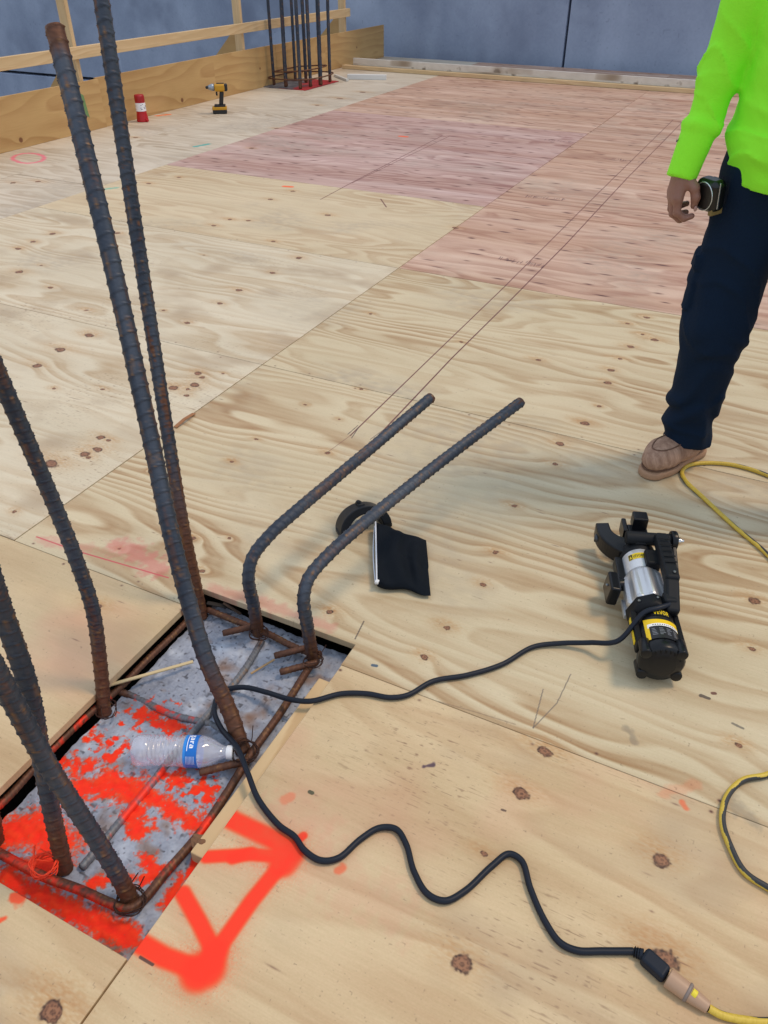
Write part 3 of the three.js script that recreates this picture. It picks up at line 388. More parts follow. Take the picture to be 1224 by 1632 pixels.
// ---------------------------------------------------------------- timber left at the far end
{
  const G = 'loose timber at the far end of the deck', b = (name, label, pts, w, h, m, o) => tag(mesh(name, [plank(pts[0], pts[1], w, h, o)], m), label, 'timber', G);
  b('timber_board', 'long white painted board on edge before the concrete wall', [[-3.62, 0.0415, -5.06], [3.6, 0.0415, -4.99]], 0.038, 0.075, whitewash, { u: 0.1 });
  b('timber_board', 'long bare wooden batten lying under the white board', [[-3.74, 0.001, -5.02], [3.9, 0.001, -4.95]], 0.09, 0.04, woodStud, { u: 0.6 });
  b('timber_offcut', 'short white block lying before the long white board', [[-3.2688, 0, -4.2533], [-2.8451, 0, -4.4049]], 0.06, 0.05, mat(0xd9d8d4, 0.7), {});
  b('timber_offcut', 'thin white stick with a bent end beside the far bars', [[-3.4959, 0, -4.3638], [-3.177, 0, -4.0847]], 0.03, 0.025, mat(0xcfcbc2, 0.7), {});
}

// ---------------------------------------------------------------- second column far left
{
  const t = texture(256, 256, (u, v, c) => { const n = fbm(u * 12, v * 12, 4); c[0] = 96 + 40 * n; c[1] = 94 + 40 * n; c[2] = 98 + 40 * n; const d = u + 0.25 * n - 0.35 + 0.35 * (0.5 - v); if (d > 0.12) mixc(c, [176, 34, 36], clamp((d - 0.12) * 6) * 0.9); });
  const cx = -3.53, cz = -3.67; const o = tag(mesh('concrete_column', place(rbox(0.54, 0.02, 0.72, 0.003, 1), cx, -0.002, cz), new THREE.MeshStandardMaterial({ map: t, roughness: 0.9 })), 'flat column top stained red among the far bars', 'column'); const p = o.geometry.attributes.position, uv = o.geometry.attributes.uv; for (let i = 0; i < p.count; i++) uv.setXY(i, (p.getX(i) - cx) / 0.54 + 0.5, (p.getZ(i) - cz) / 0.72 + 0.5);
  const L = ['leftmost of the far bars by the toe board', 'thick far bar, second from the left in the far cluster', 'far bar third from the left, standing nearest the toe board', 'far bar fourth from the left, standing nearest the camera', 'far bar fifth from the left, at the back of the cluster', 'far bar sixth from the left in the far cluster', 'thick far bar, second from the right in the far cluster', 'rightmost of the far bars in front of the toe board'];
  [[436, 137, 0.016], [455, 140, 0.02], [470, 130, 0.016], [478, 143, 0.018], [487, 133, 0.018], [494, 140, 0.018], [510, 137, 0.022], [525, 132, 0.017]].forEach((q, i) => {
    const b = [[-3.7488, 0, -3.4512], [-3.5606, 0, -3.3963], [-3.7067, 0, -3.8277], [-3.3527, 0, -3.3545], [-3.5261, 0, -3.7602], [-3.3218, 0, -3.5122], [-3.2902, 0, -3.6739], [-3.3094, 0, -3.9167]][i];
    bar('tall steel bar, ' + L[i], [[b[0], 0.005, b[2]], [b[0] + rr(-0.02, 0.02), 2.1, b[2] + rr(-0.02, 0.02)]], { r: q[2], rusty: 0.1, patch: 0.5, step: 0.012, seg: 8, sp: 0.06, group: 'bars of the far column' }); });
  for (const [y, s, lab] of [[0.085, 1, 'rusty square tie round the feet of the far bars'], [0.14, 0.8, 'second rusty tie tilted just above the foot tie of the far bars']]) { const a = 0.23 * s, c = 0.3 * s, tilt = y > 0.1 ? 0.03 : 0.01; tag(mesh('column_tie', rebarGeo([[cx - a, y, cz - c], [cx + a, y + tilt, cz - c], [cx + a, y + tilt, cz + c], [cx - a, y, cz + c], [cx - a, y, cz - c]], 0.007, { step: 0.012, seg: 7, sp: 0.05, rusty: 5 }), rebarMat), lab, 'tie bar', 'ties of the far column'); }
}

// ---------------------------------------------------------------- water bottle on the column top
{
  const base = V([0.7451, -0.018, 4.0422]), cap = V([0.9352, -0.018, 3.955]), ax = cap.clone().sub(base).normalize();
  const b = thing('water_bottle', 'clear ribbed plastic water bottle with blue label lying on the concrete', 'bottle'); b.position.copy(base); b.quaternion.setFromUnitVectors(V(0, 1, 0), ax); b.rotateY(0.6);
  const clear = new THREE.MeshPhysicalMaterial({ color: 0xf6f8ff, transmission: 0.72, thickness: 0, roughness: 0.05, ior: 1.55, clearcoat: 1, clearcoatRoughness: 0.03 });
  const L = base.distanceTo(cap), Rm = 0.0325, n = 110, seg = 60, pos = [], idx = [];
  const prof = (t) => { const y = t * L; if (y < 0.012) return Rm * (0.72 + 0.28 * Math.sqrt(clamp(y / 0.012))); if (y < L * 0.52) { const e = ss(0.02, 0.035, y) * (1 - ss(L * 0.46, L * 0.52, y)); return Rm - 0.0024 * e * (0.5 + 0.5 * Math.cos(y / 0.0088 * Math.PI * 2)); } if (y < L * 0.67) return Rm - 0.0008; const k = (y - L * 0.67) / (L * 0.25); if (k < 1) return Rm + (0.0125 - Rm) * ss(0, 1, Math.pow(k, 1.25)) ; return 0.0125; };
  for (let i = 0; i <= n; i++) { const t = i / n * 0.945; for (let j = 0; j < seg; j++) { const a = j / seg * Math.PI * 2; let r = prof(t); const lob = 1 - ss(0.0, 0.03, t * L); r *= 1 - 0.12 * lob * Math.pow(Math.abs(Math.sin(a * 2.5)), 3); if (t * L > 0.03 && t * L < L * 0.5) r -= 0.0012 * Math.sin(a * 3 + t * 60) ** 2; r -= 0.0022 * Math.max(0, n3(Math.cos(a) * 2.2, t * 9, Math.sin(a) * 2.2));  pos.push(Math.cos(a) * r, t * L, Math.sin(a) * r); if (i < n) { const A = i * seg + j, B = i * seg + (j + 1) % seg; idx.push(A, A + seg, B, B, A + seg, B + seg); } } }
  const c0 = pos.length / 3; pos.push(0, 0.007, 0); for (let j = 0; j < seg; j++) idx.push(c0, j, (j + 1) % seg);
  const g = new THREE.BufferGeometry(); g.setAttribute('position', new THREE.Float32BufferAttribute(pos, 3)); g.setIndex(idx); g.computeVertexNormals(); mesh('bottle_body', g, clear, b);
  const cv = document.createElement('canvas'); cv.width = 1024; cv.height = 180; const x = cv.getContext('2d'); x.fillStyle = '#1272cf'; x.fillRect(0, 0, 1024, 180); x.fillStyle = '#2f8fe6'; x.fillRect(0, 150, 1024, 30);
  for (const o of [0, 512]) { x.fillStyle = '#ffffff'; x.font = 'bold 88px sans-serif'; x.fillText('gara', o + 120, 100); x.font = 'bold 24px sans-serif'; x.fillRect(o + 130, 124, 200, 9); for (let k = 0; k < 7; k++) x.fillRect(o + 384, 34 + k * 17, 96, 4); }
  const t = new THREE.CanvasTexture(cv); t.colorSpace = THREE.SRGBColorSpace; mesh('label', place(new THREE.CylinderGeometry(Rm + 0.0002, Rm + 0.0002, L * 0.135, 48, 1, true), 0, L * 0.595, 0), new THREE.MeshStandardMaterial({ map: t, roughness: 0.35, side: THREE.DoubleSide }), b);
  mesh('cap', place(lathe([[0.0128, 0], [0.0142, 0.001], [0.0142, 0.012], [0.012, 0.0138], [0, 0.0138]], 30), 0, L * 0.925, 0), mat(0xe4e8ee, 0.4), b);
}

// ---------------------------------------------------------------- black pouch and clamp
{
  const c = [[0.87, 0.02, 3.184], [0.9812, 0.02, 3.3965], [1.116, 0.004, 3.3649], [1.0159, 0.02, 3.1713]].map((q) => V(q)), n = 26;
  const pt = (u, v, top) => { const a = c[0].clone().lerp(c[3], u), b = c[1].clone().lerp(c[2], u), p = a.lerp(b, v); const e = Math.sin(Math.PI * clamp(u * 0.98 + 0.02)) ** 0.5 * Math.sin(Math.PI * v) ** 0.5; p.z += 0.006 * Math.sin(u * 9) * (v > 0.5 ? 1 : -0.6); const thick = 0.010 + 0.016 * e; p.y = top ? thick + 0.009 * e * Math.sin(u * 15 + 2.6 * Math.sin(v * 3)) + 0.004 * n3(u * 5, v * 5, 2) + (1 - u) * 0.022 * (1 - v * 0.3) : 0.003 + (u < 0.3 ? 0.004 * (0.3 - u) : 0) + 0.006 * (1 - e); return p; };
  const b = thing('pouch', 'black fabric pouch with white edging lying on plywood', 'pouch'); const pos = [], idx = [];
  for (const top of [true, false]) { const o = pos.length / 3; for (let i = 0; i <= n; i++) for (let j = 0; j <= n; j++) { const p = pt(i / n, j / n, top); pos.push(p.x, p.y, p.z); if (i < n && j < n) { const A = o + i * (n + 1) + j, B = A + n + 1; top ? idx.push(A, A + 1, B, B, A + 1, B + 1) : idx.push(A, B, A + 1, B, B + 1, A + 1); } } }
  const S = (n + 1) * (n + 1), ring = []; for (let i = 0; i < n; i++) ring.push(i * (n + 1)); for (let j = 0; j < n; j++) ring.push(n * (n + 1) + j); for (let i = n; i > 0; i--) ring.push(i * (n + 1) + n); for (let j = n; j > 0; j--) ring.push(j); ring.forEach((a, i) => { const d = ring[(i + 1) % ring.length]; idx.push(a, d, a + S, d, d + S, a + S); });
  const g = new THREE.BufferGeometry(); g.setAttribute('position', new THREE.Float32BufferAttribute(pos, 3)); g.setIndex(idx); g.computeVertexNormals(); mesh('pouch_body', g, dull(0.005, 0.008, 0.013, 0.85, 0.3), b);
  const edge = (top, dx) => { const pts = []; for (let j = 0; j <= 10; j++) { const p = pt(0, j / 10, top); pts.push([p.x + dx - 0.005 * Math.sin(Math.PI * j / 10) * (top ? 0 : 1), p.y + (top ? 0.001 : 0.006), p.z]); } return tube(pts, 0.0021, 40, 8); };
  mesh('white_edging', [edge(true, -0.001), edge(false, -0.004)], mat(0xd9dde6, 0.5), b);
  const e = pt(0, 1, true); mesh('zip_end', place(rbox(0.01, 0.008, 0.012, 0.002), e.x, e.y, e.z), mat(0xe6e8ea, 0.4), b);
}
{ // half-round clamp standing on its two feet
  const a = V([0.7968, 0, 3.2355]), bq = V([0.8759, 0, 3.1452]), mid = a.clone().add(bq).multiplyScalar(0.5), w = a.distanceTo(bq);
  const t = thing('clamp', 'black plastic half round clamp beside the black pouch', 'clamp', [mid.x, 0, mid.z]); t.rotation.y = -Math.atan2(bq.z - a.z, bq.x - a.x);
  const s = new THREE.Shape(), Ro = w * 0.5 + 0.012, Ri = w * 0.5 - 0.008; s.absarc(0, 0, Ro, 0, Math.PI, false); s.absarc(0, 0, Ri, Math.PI, 0, true);
  const g = new THREE.ExtrudeGeometry(s, { depth: 0.046, bevelEnabled: true, bevelThickness: 0.004, bevelSize: 0.003, bevelSegments: 3, curveSegments: 28 }); g.translate(0, 0.004, -0.025); g.scale(1, 0.86, 1); const bm = dull(0.006, 0.008, 0.012, 0.42, 0.5);
  const m = mesh('band', g, bm, t); m.rotation.x = -0.32; m.position.y = 0.006;
  mesh('rib', place(rbox(0.02, 0.018, 0.034, 0.004), 0, Ro * 0.86 + 0.001, -0.028, -0.32), bm, t); mesh('foot', place(rbox(0.026, 0.014, 0.042, 0.004), -Ro + 0.008, 0.008, 0), bm, t); mesh('foot', place(rbox(0.026, 0.014, 0.042, 0.004), Ro - 0.008, 0.008, 0), bm, t); mesh('knob', place(lathe([[0.007, 0], [0.007, 0.008], [0.004, 0.011], [0, 0.011]], 16), -0.004, Ro * 0.86 + 0.006, -0.03, -0.3), bm, t);
}

// ---------------------------------------------------------------- electric bar cutter, lying handle up
{
  const A = V([1.6775, 0, 3.4075]), B = V([1.5132, 0.06, 3.0604]); const dir = B.clone().sub(A).setY(0).normalize();
  const t = thing('bar_cutter', 'black and silver electric bar cutter lying on plywood with its cord', 'power tool', [A.x, 0, A.z]); t.rotation.y = Math.atan2(dir.x, dir.z) - 0.09; t.scale.set(1.0, 1.05, 1.09); // local +z runs from motor to jaws, local -x is right in the picture
  const black = dull(0.006, 0.007, 0.009, 0.5), gloss = dull(0.006, 0.007, 0.009, 0.3, 0.6), rubber = dull(0.008, 0.010, 0.013, 0.6, 0.5), alu = mat(new THREE.Color(0.66, 0.68, 0.71), 0.4, { metalness: 0.8 }), yellow = mat(0xf2cf12, 0.5), chrome = mat(0xcccccc, 0.18, { metalness: 1 });
  const Y = 0.058, cyl = (pts, n = 36) => { const g = lathe(pts, n); g.rotateX(Math.PI / 2); g.translate(0, Y, 0); return g; };
  // motor end
  const end = [cyl([[0, 0.0], [0.026, 0.0], [0.03, 0.004], [0.044, 0.006], [0.05, 0.012], [0.05, 0.03], [0.046, 0.034]], 32)]; for (const a of [0.7, 2.35, 3.9, 5.5]) end.push(place(lathe([[0, 0], [0.011, 0], [0.013, 0.003], [0.013, 0.036], [0, 0.038]], 16).rotateX(Math.PI / 2), Math.cos(a) * 0.051, Y + Math.sin(a) * 0.045, 0.004));
  mesh('end_cap', end, gloss, t); for (let k = 0; k < 9; k++) mesh('vent_slot', place(rbox(0.0045, 0.010, 0.004, 0.001), Math.cos(0.5 + k * 0.27) * 0.04, Y + Math.sin(0.5 + k * 0.27) * 0.04, 0.0065), black, t);
  mesh('motor_housing', cyl([[0.046, 0.03], [0.047, 0.04], [0.048, 0.10], [0.047, 0.128], [0.04, 0.13]], 40), gloss, t);
  mesh('side_rib', [place(rbox(0.014, 0.03, 0.1, 0.004), 0.046, Y + 0.012, 0.085), place(rbox(0.014, 0.03, 0.1, 0.004), -0.046, Y + 0.012, 0.085)], black, t); mesh('yellow_stripe', place(rbox(0.0025, 0.012, 0.07, 0.001), 0.0535, Y + 0.012, 0.085), yellow, t);
  const canvas = (w, h, fn) => { const c = document.createElement('canvas'); c.width = w; c.height = h; fn(c.getContext('2d'), w, h); const q = new THREE.CanvasTexture(c); q.colorSpace = THREE.SRGBColorSpace; return new THREE.MeshStandardMaterial({ map: q, roughness: 0.4 }); };
  const curved = (r, ang, z0, z1, mid) => { const g = new THREE.PlaneGeometry(1, 1, 16, 1), p = g.attributes.position; for (let i = 0; i < p.count; i++) { const a = mid + p.getX(i) * ang, z = z0 + (p.getY(i) + 0.5) * (z1 - z0); p.setXYZ(i, -Math.sin(a) * r, Y + Math.cos(a) * r, z); } g.computeVertexNormals(); return g; };
  mesh('rating_plate', curved(0.0487, 1.75, 0.036, 0.098, 0.12), canvas(512, 360, (x, w, h) => { x.fillStyle = '#f0c90c'; x.fillRect(0, 0, w, h); x.fillStyle = '#0c0c0e'; x.beginPath(); x.ellipse(w / 2, -26, w * 0.62, 78, 0, 0, 7); x.fill(); x.fillStyle = '#f4f4f2'; x.fillRect(40, 118, w - 50, 62); x.fillStyle = '#17181b'; x.fillRect(60, 160, w - 60, 200); x.fillStyle = '#222'; x.font = 'bold 30px sans-serif'; for (let k = 0; k < 12; k++) x.fillRect(110 + k * 30, 132, 18, 14); x.fillStyle = '#8b8f96'; for (let j = 0; j < 5; j++) for (let k = 0; k < 4; k++) x.fillRect(90 + k * 96, 196 + j * 24, 40 + ((j * 7 + k * 13) % 40), 7); x.fillStyle = '#ddd'; x.fillRect(w - 50, 300, 26, 16); x.fillStyle = '#0c0c0e'; x.fillRect(0, 0, w, 8); }), t);
  mesh('brand_mark', curved(0.0489, 0.95, 0.1, 0.119, 0.15), canvas(256, 72, (x, w, h) => { x.fillStyle = '#0a0a0c'; x.fillRect(0, 0, w, h); x.fillStyle = '#f2d21a'; x.font = 'bold 62px sans-serif'; x.textAlign = 'center'; x.fillText('VEVOR', w / 2, 58, 240); }), t);
  mesh('collar', cyl([[0.047, 0.126], [0.054, 0.13], [0.056, 0.138], [0.056, 0.158], [0.05, 0.166], [0.044, 0.168]], 8).rotateZ(0), black, t);
  // finned aluminium gear case
  const fin = []; { const n = 64, rows = [[0.165, 0.044], [0.17, 0.050], [0.215, 0.049], [0.25, 0.047], [0.262, 0.043], [0.268, 0.040]], pos = [], idx = []; rows.forEach(([z, r], i) => { for (let j = 0; j < n; j++) { const a = j / n * Math.PI * 2, k = r * (1 + (i > 0 && i < 4 ? 0.055 * Math.sign(Math.sin(a * 9)) * Math.min(1, Math.abs(Math.sin(a * 9)) * 3) : 0)); pos.push(Math.cos(a) * k, Y + Math.sin(a) * k, z); if (i < rows.length - 1) { const p = i * n + j, q = i * n + (j + 1) % n; idx.push(p, q, p + n, q, q + n, p + n); } } }); const g = new THREE.BufferGeometry(); g.setAttribute('position', new THREE.Float32BufferAttribute(pos, 3)); g.setIndex(idx); g.computeVertexNormals(); fin.push(g); }
  mesh('gear_case', fin, alu, t);
  mesh('front_sleeve', cyl([[0.040, 0.262], [0.042, 0.275], [0.042, 0.325], [0.040, 0.328]], 40), mat(new THREE.Color(0.7, 0.72, 0.75), 0.35, { metalness: 0.5 }), t);
  mesh('sticker', curved(0.0424, 1.0, 0.293, 0.312, -0.35), canvas(256, 64, (x, w, h) => { x.fillStyle = '#e2c614'; x.fillRect(0, 0, w, h); x.fillStyle = '#15150f'; x.fillRect(4, 4, 58, 56); x.font = 'bold 46px sans-serif'; x.fillText('VEVOR', 72, 50, 176); x.fillStyle = '#e2c614'; x.beginPath(); x.moveTo(33, 12); x.lineTo(54, 50); x.lineTo(12, 50); x.fill(); }), t);
  mesh('black_ring', cyl([[0.040, 0.324], [0.045, 0.33], [0.045, 0.352], [0.04, 0.36], [0.03, 0.362]], 40), rubber, t);
  // hooked jaw on the left, blade block ahead
  const jaw = new THREE.Shape(); jaw.moveTo(-0.03, -0.02); jaw.lineTo(0.02, -0.03); jaw.bezierCurveTo(0.075, -0.02, 0.105, 0.03, 0.098, 0.078); jaw.lineTo(0.07, 0.082); jaw.lineTo(0.068, 0.06); jaw.bezierCurveTo(0.06, 0.03, 0.03, 0.018, 0.0, 0.022); jaw.lineTo(-0.03, 0.024); jaw.closePath();
  mesh('hook_jaw', place(new THREE.ExtrudeGeometry(jaw, { depth: 0.03, bevelEnabled: true, bevelThickness: 0.006, bevelSize: 0.005, bevelSegments: 3, curveSegments: 16 }).scale(0.92, 0.95, 1), 0, Y + 0.018, 0.362, Math.PI / 2), gloss, t);
  mesh('jaw_tip', place(rod([0.084, Y, 0.405], [0.097, Y, 0.41], 0.011), 0, 0, 0), mat(0x4a4c50, 0.35, { metalness: 0.7 }), t);
  mesh('blade_holder', [place(rbox(0.052, 0.05, 0.09, 0.005), -0.012, Y - 0.006, 0.405), place(rbox(0.038, 0.036, 0.034, 0.004), -0.016, Y + 0.034, 0.444), place(rbox(0.012, 0.04, 0.05, 0.003), 0.02, Y + 0.005, 0.44)], gloss, t);
  // handle and its front cross tube
  mesh('cross_tube', [rod([0.036, Y + 0.052, 0.352], [-0.078, Y + 0.052, 0.352], 0.0155, 0.0155, 24), place(rbox(0.03, 0.045, 0.03, 0.005), 0.0, Y + 0.03, 0.35)], rubber, t);
  mesh('tube_mouth', rod([0.0362, Y + 0.052, 0.352], [0.034, Y + 0.052, 0.352], 0.011, 0.011, 20), mat(0x050505, 0.8), t);
  mesh('lever_disc', [rod([-0.072, Y + 0.052, 0.352], [-0.088, Y + 0.052, 0.352], 0.023, 0.023, 28), place(rbox(0.012, 0.022, 0.1, 0.004), -0.079, Y + 0.03, 0.31, -0.42)], gloss, t);
  mesh('bolt', [rod([-0.086, Y + 0.052, 0.352], [-0.098, Y + 0.052, 0.352], 0.008, 0.008, 6), rod([-0.098, Y + 0.052, 0.352], [-0.106, Y + 0.052, 0.352], 0.0055, 0.004, 12)], chrome, t);
  mesh('handle', [plank([-0.047, Y + 0.045, 0.35], [-0.042, Y + 0.052, 0.185], 0.034, 0.032, { r: 0.008 }), plank([-0.042, Y + 0.052, 0.20], [-0.036, Y + 0.022, 0.125], 0.032, 0.03, { r: 0.008 }), place(rbox(0.03, 0.045, 0.03, 0.006), -0.032, Y + 0.04, 0.148)], rubber, t);
  mesh('trigger', place(rbox(0.034, 0.03, 0.05, 0.006), -0.018, Y + 0.042, 0.285), black, t);
  mesh('side_knob', [place(rbox(0.026, 0.052, 0.062, 0.006), 0.075, Y - 0.006, 0.235, 0, 0, 0.12), rod([0.04, Y, 0.245], [0.066, Y, 0.24], 0.015), place(rbox(0.02, 0.03, 0.09, 0.004), 0.05, Y - 0.004, 0.285)], gloss, t);
  mesh('steel_edge', place(rbox(0.006, 0.012, 0.05, 0.001), 0.05, Y - 0.026, 0.19), alu, t);
  for (const [x, y, z] of [[0.034, Y + 0.042, 0.147], [-0.005, Y + 0.055, 0.147], [0.03, Y + 0.03, 0.355], [-0.052, Y + 0.061, 0.335], [-0.046, Y + 0.085, 0.2], [0.0885, Y + 0.002, 0.235]]) mesh('screw', rod([x, y, z], [x, y + 0.003, z], 0.0035, 0.003, 8), mat(0x8d9196, 0.35, { metalness: 0.9 }), t);
  for (let k = 0; k < 5; k++) mesh('grip_rib', place(rbox(0.03, 0.002, 0.004, 0.001), -0.045 + k * 0.0003, Y + 0.0845, 0.235 + k * 0.02), black, t);
  // cord
  const toL = (q) => { const v = V(q).sub(t.position), c = Math.cos(-t.rotation.y), s = Math.sin(-t.rotation.y); return [v.x * c + v.z * s, v.y / 1.05, (-v.x * s + v.z * c) / 1.09]; };
  const path = [[-0.04, Y + 0.055, 0.20], [-0.04, Y + 0.048, 0.165], [-0.03, Y + 0.052, 0.135], [-0.004, Y + 0.054, 0.118], [0.03, Y + 0.046, 0.108]].concat(
    [[1.5724, 0.055, 3.364], [1.5135, 0.024, 3.3659], [1.4538, 0.01, 3.3825], [1.398, 0.0065, 3.4196], [1.3512, 0.0065, 3.5035], [1.293, 0.0065, 3.5677], [1.2314, 0.0065, 3.6186], [1.1982, 0.0065, 3.6786], [1.1671, 0.0065, 3.7018], [1.1173, 0.0065, 3.7147], [1.0685, 0.0065, 3.7389], [1.018, 0.0065, 3.7871], [0.972, 0, 3.798], [0.904, -0.022, 3.7889], [0.8373, -0.036, 3.7922], [0.8015, -0.04, 3.8223], [0.819, -0.036, 3.869], [0.8698, -0.022, 3.9131], [0.9424, 0, 3.9528], [1.0017, 0.012, 3.9994], [1.0517, 0.009, 4.0375], [1.1158, 0.0065, 4.0653], [1.1537, 0.0065, 4.0718], [1.184, 0.0065, 4.0868], [1.2199, 0.0065, 4.0902], [1.2457, 0.0065, 4.0722], [1.264, 0.0065, 4.0227], [1.2846, 0.0065, 3.9874], [1.3137, 0.0065, 3.9758], [1.3429, 0.0065, 3.9946], [1.3759, 0.0065, 4.0338], [1.4145, 0.0065, 4.0611], [1.4462, 0.0065, 4.0588], [1.4705, 0.0065, 4.0272], [1.4965, 0.0065, 3.9637], [1.516, 0.0065, 3.9291], [1.5404, 0.0065, 3.9316], [1.5699, 0.0065, 3.973], [1.6073, 0.0065, 4.0145], [1.6411, 0.0065, 4.0386], [1.6694, 0.0065, 4.0389], [1.7061, 0.0065, 4.0218], [1.7517, 0.0065, 3.9992]].map(toL));
  const cord = mesh('power_cord', new THREE.TubeGeometry(curve(path), 700, 0.0056, 10), dull(0.008, 0.012, 0.022, 0.45, 0.55), t);
  mesh('cord_boot', [rod([-0.04, Y + 0.062, 0.205], [-0.04, Y + 0.046, 0.15], 0.011, 0.008)], rubber, t);
  const p0 = toL([1.7517, 0.0065, 3.9992]), p1 = toL([1.7673, 0.009, 3.9993]), p2 = toL([1.8075, 0.011, 4.0163]); const plug = mesh('plug', [rod(p0, p1, 0.006, 0.009), plank(p1.map((v, i) => i === 1 ? v - 0.010 : v), p2.map((v, i) => i === 1 ? v - 0.010 : v), 0.026, 0.021, { r: 0.006 })], dull(0.010, 0.015, 0.026, 0.5, 0.5), t);
  const rib = []; for (let k = 0; k < 4; k++) rib.push(rod(p0.map((v, i) => v + (p1[i] - v) * (0.1 + k * 0.24)), p0.map((v, i) => v + (p1[i] - v) * (0.2 + k * 0.24)), 0.0085, 0.0085, 12)); mesh('strain_relief', rib, rubber, t);
}
{ // yellow extension cord
  const q = [1.8084, 0.012, 4.0174], e = [1.8727, 0.01, 4.0338]; const t = thing('extension_cord', 'yellow extension cord with black stripe and clear socket end, looping at right', 'cord');
  const st = texture(64, 32, (u, v, c) => { const s = (v + 0.06 * Math.sin(u * 6.28)) % 1; const blk = s > 0.55; const n = 8 * vn(u * 40, v * 9); c[0] = blk ? 44 + n : 208 + n; c[1] = blk ? 46 + n : 178 + n; c[2] = blk ? 48 + n : 66 + n; });
  const tw = (pts, seg, off, turns) => { const g = new THREE.TubeGeometry(curve(pts), seg, 0.0062, 12), uv = g.attributes.uv; for (let i = 0; i < uv.count; i++) uv.setXY(i, uv.getX(i) * 40, uv.getY(i) + off + uv.getX(i) * turns); return g; };
  const m = new THREE.MeshStandardMaterial({ map: st, roughness: 0.5 });
  mesh('cable', [tw([e].concat([[1.8919, 0.0062, 4.0333], [1.9227, 0.0062, 4.0257], [1.9656, 0.0062, 4.0064], [2.0459, 0.0062, 3.9404], [2.0618, 0.0062, 3.8498], [2.0034, 0.0062, 3.7994], [1.9371, 0.0062, 3.7886], [1.899, 0.0062, 3.7771], [1.8703, 0.0062, 3.7386], [1.8501, 0.0062, 3.6901], [1.8517, 0.0062, 3.6303], [1.8746, 0.0062, 3.5802], [1.9162, 0.0062, 3.5453], [1.9863, 0.0062, 3.4549], [2.0277, 0.0062, 3.2911], [1.9785, 0.0062, 3.0136], [1.8538, 0.0062, 2.8189], [1.7576, 0.0062, 2.7252], [1.6537, 0.0062, 2.6135], [1.5969, 0.0062, 2.5496], [1.5802, 0.0062, 2.504], [1.5933, 0.0062, 2.4579], [1.6472, 0.0062, 2.4152], [1.7227, 0.0062, 2.394], [1.8187, 0.0062, 2.4095], [1.9378, 0.0062, 2.4732], [2.1174, 0.0062, 2.6166]]), 700, 0.1, 2.6)], m, t);
  const clear = new THREE.MeshPhysicalMaterial({ color: 0xe9c9a8, transmission: 0.45, thickness: 0.01, roughness: 0.35, ior: 1.45 }); const mid = q.map((v, i) => v + (e[i] - v) * 0.5);
  mesh('socket', [rod(q, mid, 0.0155, 0.0145, 20), rod(mid, e, 0.0135, 0.0095, 20)], mat(0xb08f74, 0.45), t); mesh('contact', [rod(q.map((v, i) => v + (e[i] - v) * 0.56 + (i === 1 ? 0.008 : 0)), q.map((v, i) => v + (e[i] - v) * 0.68 + (i === 1 ? 0.007 : 0)), 0.0075, 0.0075, 8)], mat(0xe5d135, 0.5), t); mesh('socket_ring', [rod(q.map((v, i) => v + (e[i] - v) * 0.46), q.map((v, i) => v + (e[i] - v) * 0.55), 0.0158, 0.0152, 20)], mat(0x83766f, 0.5), t);
}

// ---------------------------------------------------------------- chalk bottle and impact driver by the toe board
{
  const t = thing('chalk_bottle', 'red chalk bottle with white label standing by the toe board', 'bottle', [-3.6778, 0, -1.2069]), red = mat(0xb5121c, 0.4); t.position.y = 0.0005;
  mesh('bottle_body', lathe([[0, 0], [0.05, 0], [0.052, 0.006], [0.05, 0.02], [0.046, 0.055], [0.043, 0.07], [0.043, 0.15], [0.04, 0.158]], 28), red, t); mesh('cap', lathe([[0.040, 0.155], [0.043, 0.16], [0.043, 0.2], [0.038, 0.212], [0.012, 0.216], [0, 0.216]], 28), mat(0xa31019, 0.4), t); mesh('spout', place(rbox(0.035, 0.022, 0.022, 0.006), 0.05, 0.013, 0.01), red, t);
  const c = document.createElement('canvas'); c.width = 256; c.height = 128; const x = c.getContext('2d'); x.fillStyle = '#ecebee'; x.fillRect(0, 0, 256, 128); x.fillStyle = '#41445a'; for (let i = 0; i < 26; i++) x.fillRect(rr(4, 240), rr(8, 110), rr(5, 16), rr(4, 12)); const q = new THREE.CanvasTexture(c); q.colorSpace = THREE.SRGBColorSpace;
  mesh('label', new THREE.CylinderGeometry(0.0437, 0.0437, 0.066, 30, 1, true).translate(0, 0.118, 0), new THREE.MeshStandardMaterial({ map: q, roughness: 0.6 }), t);
}
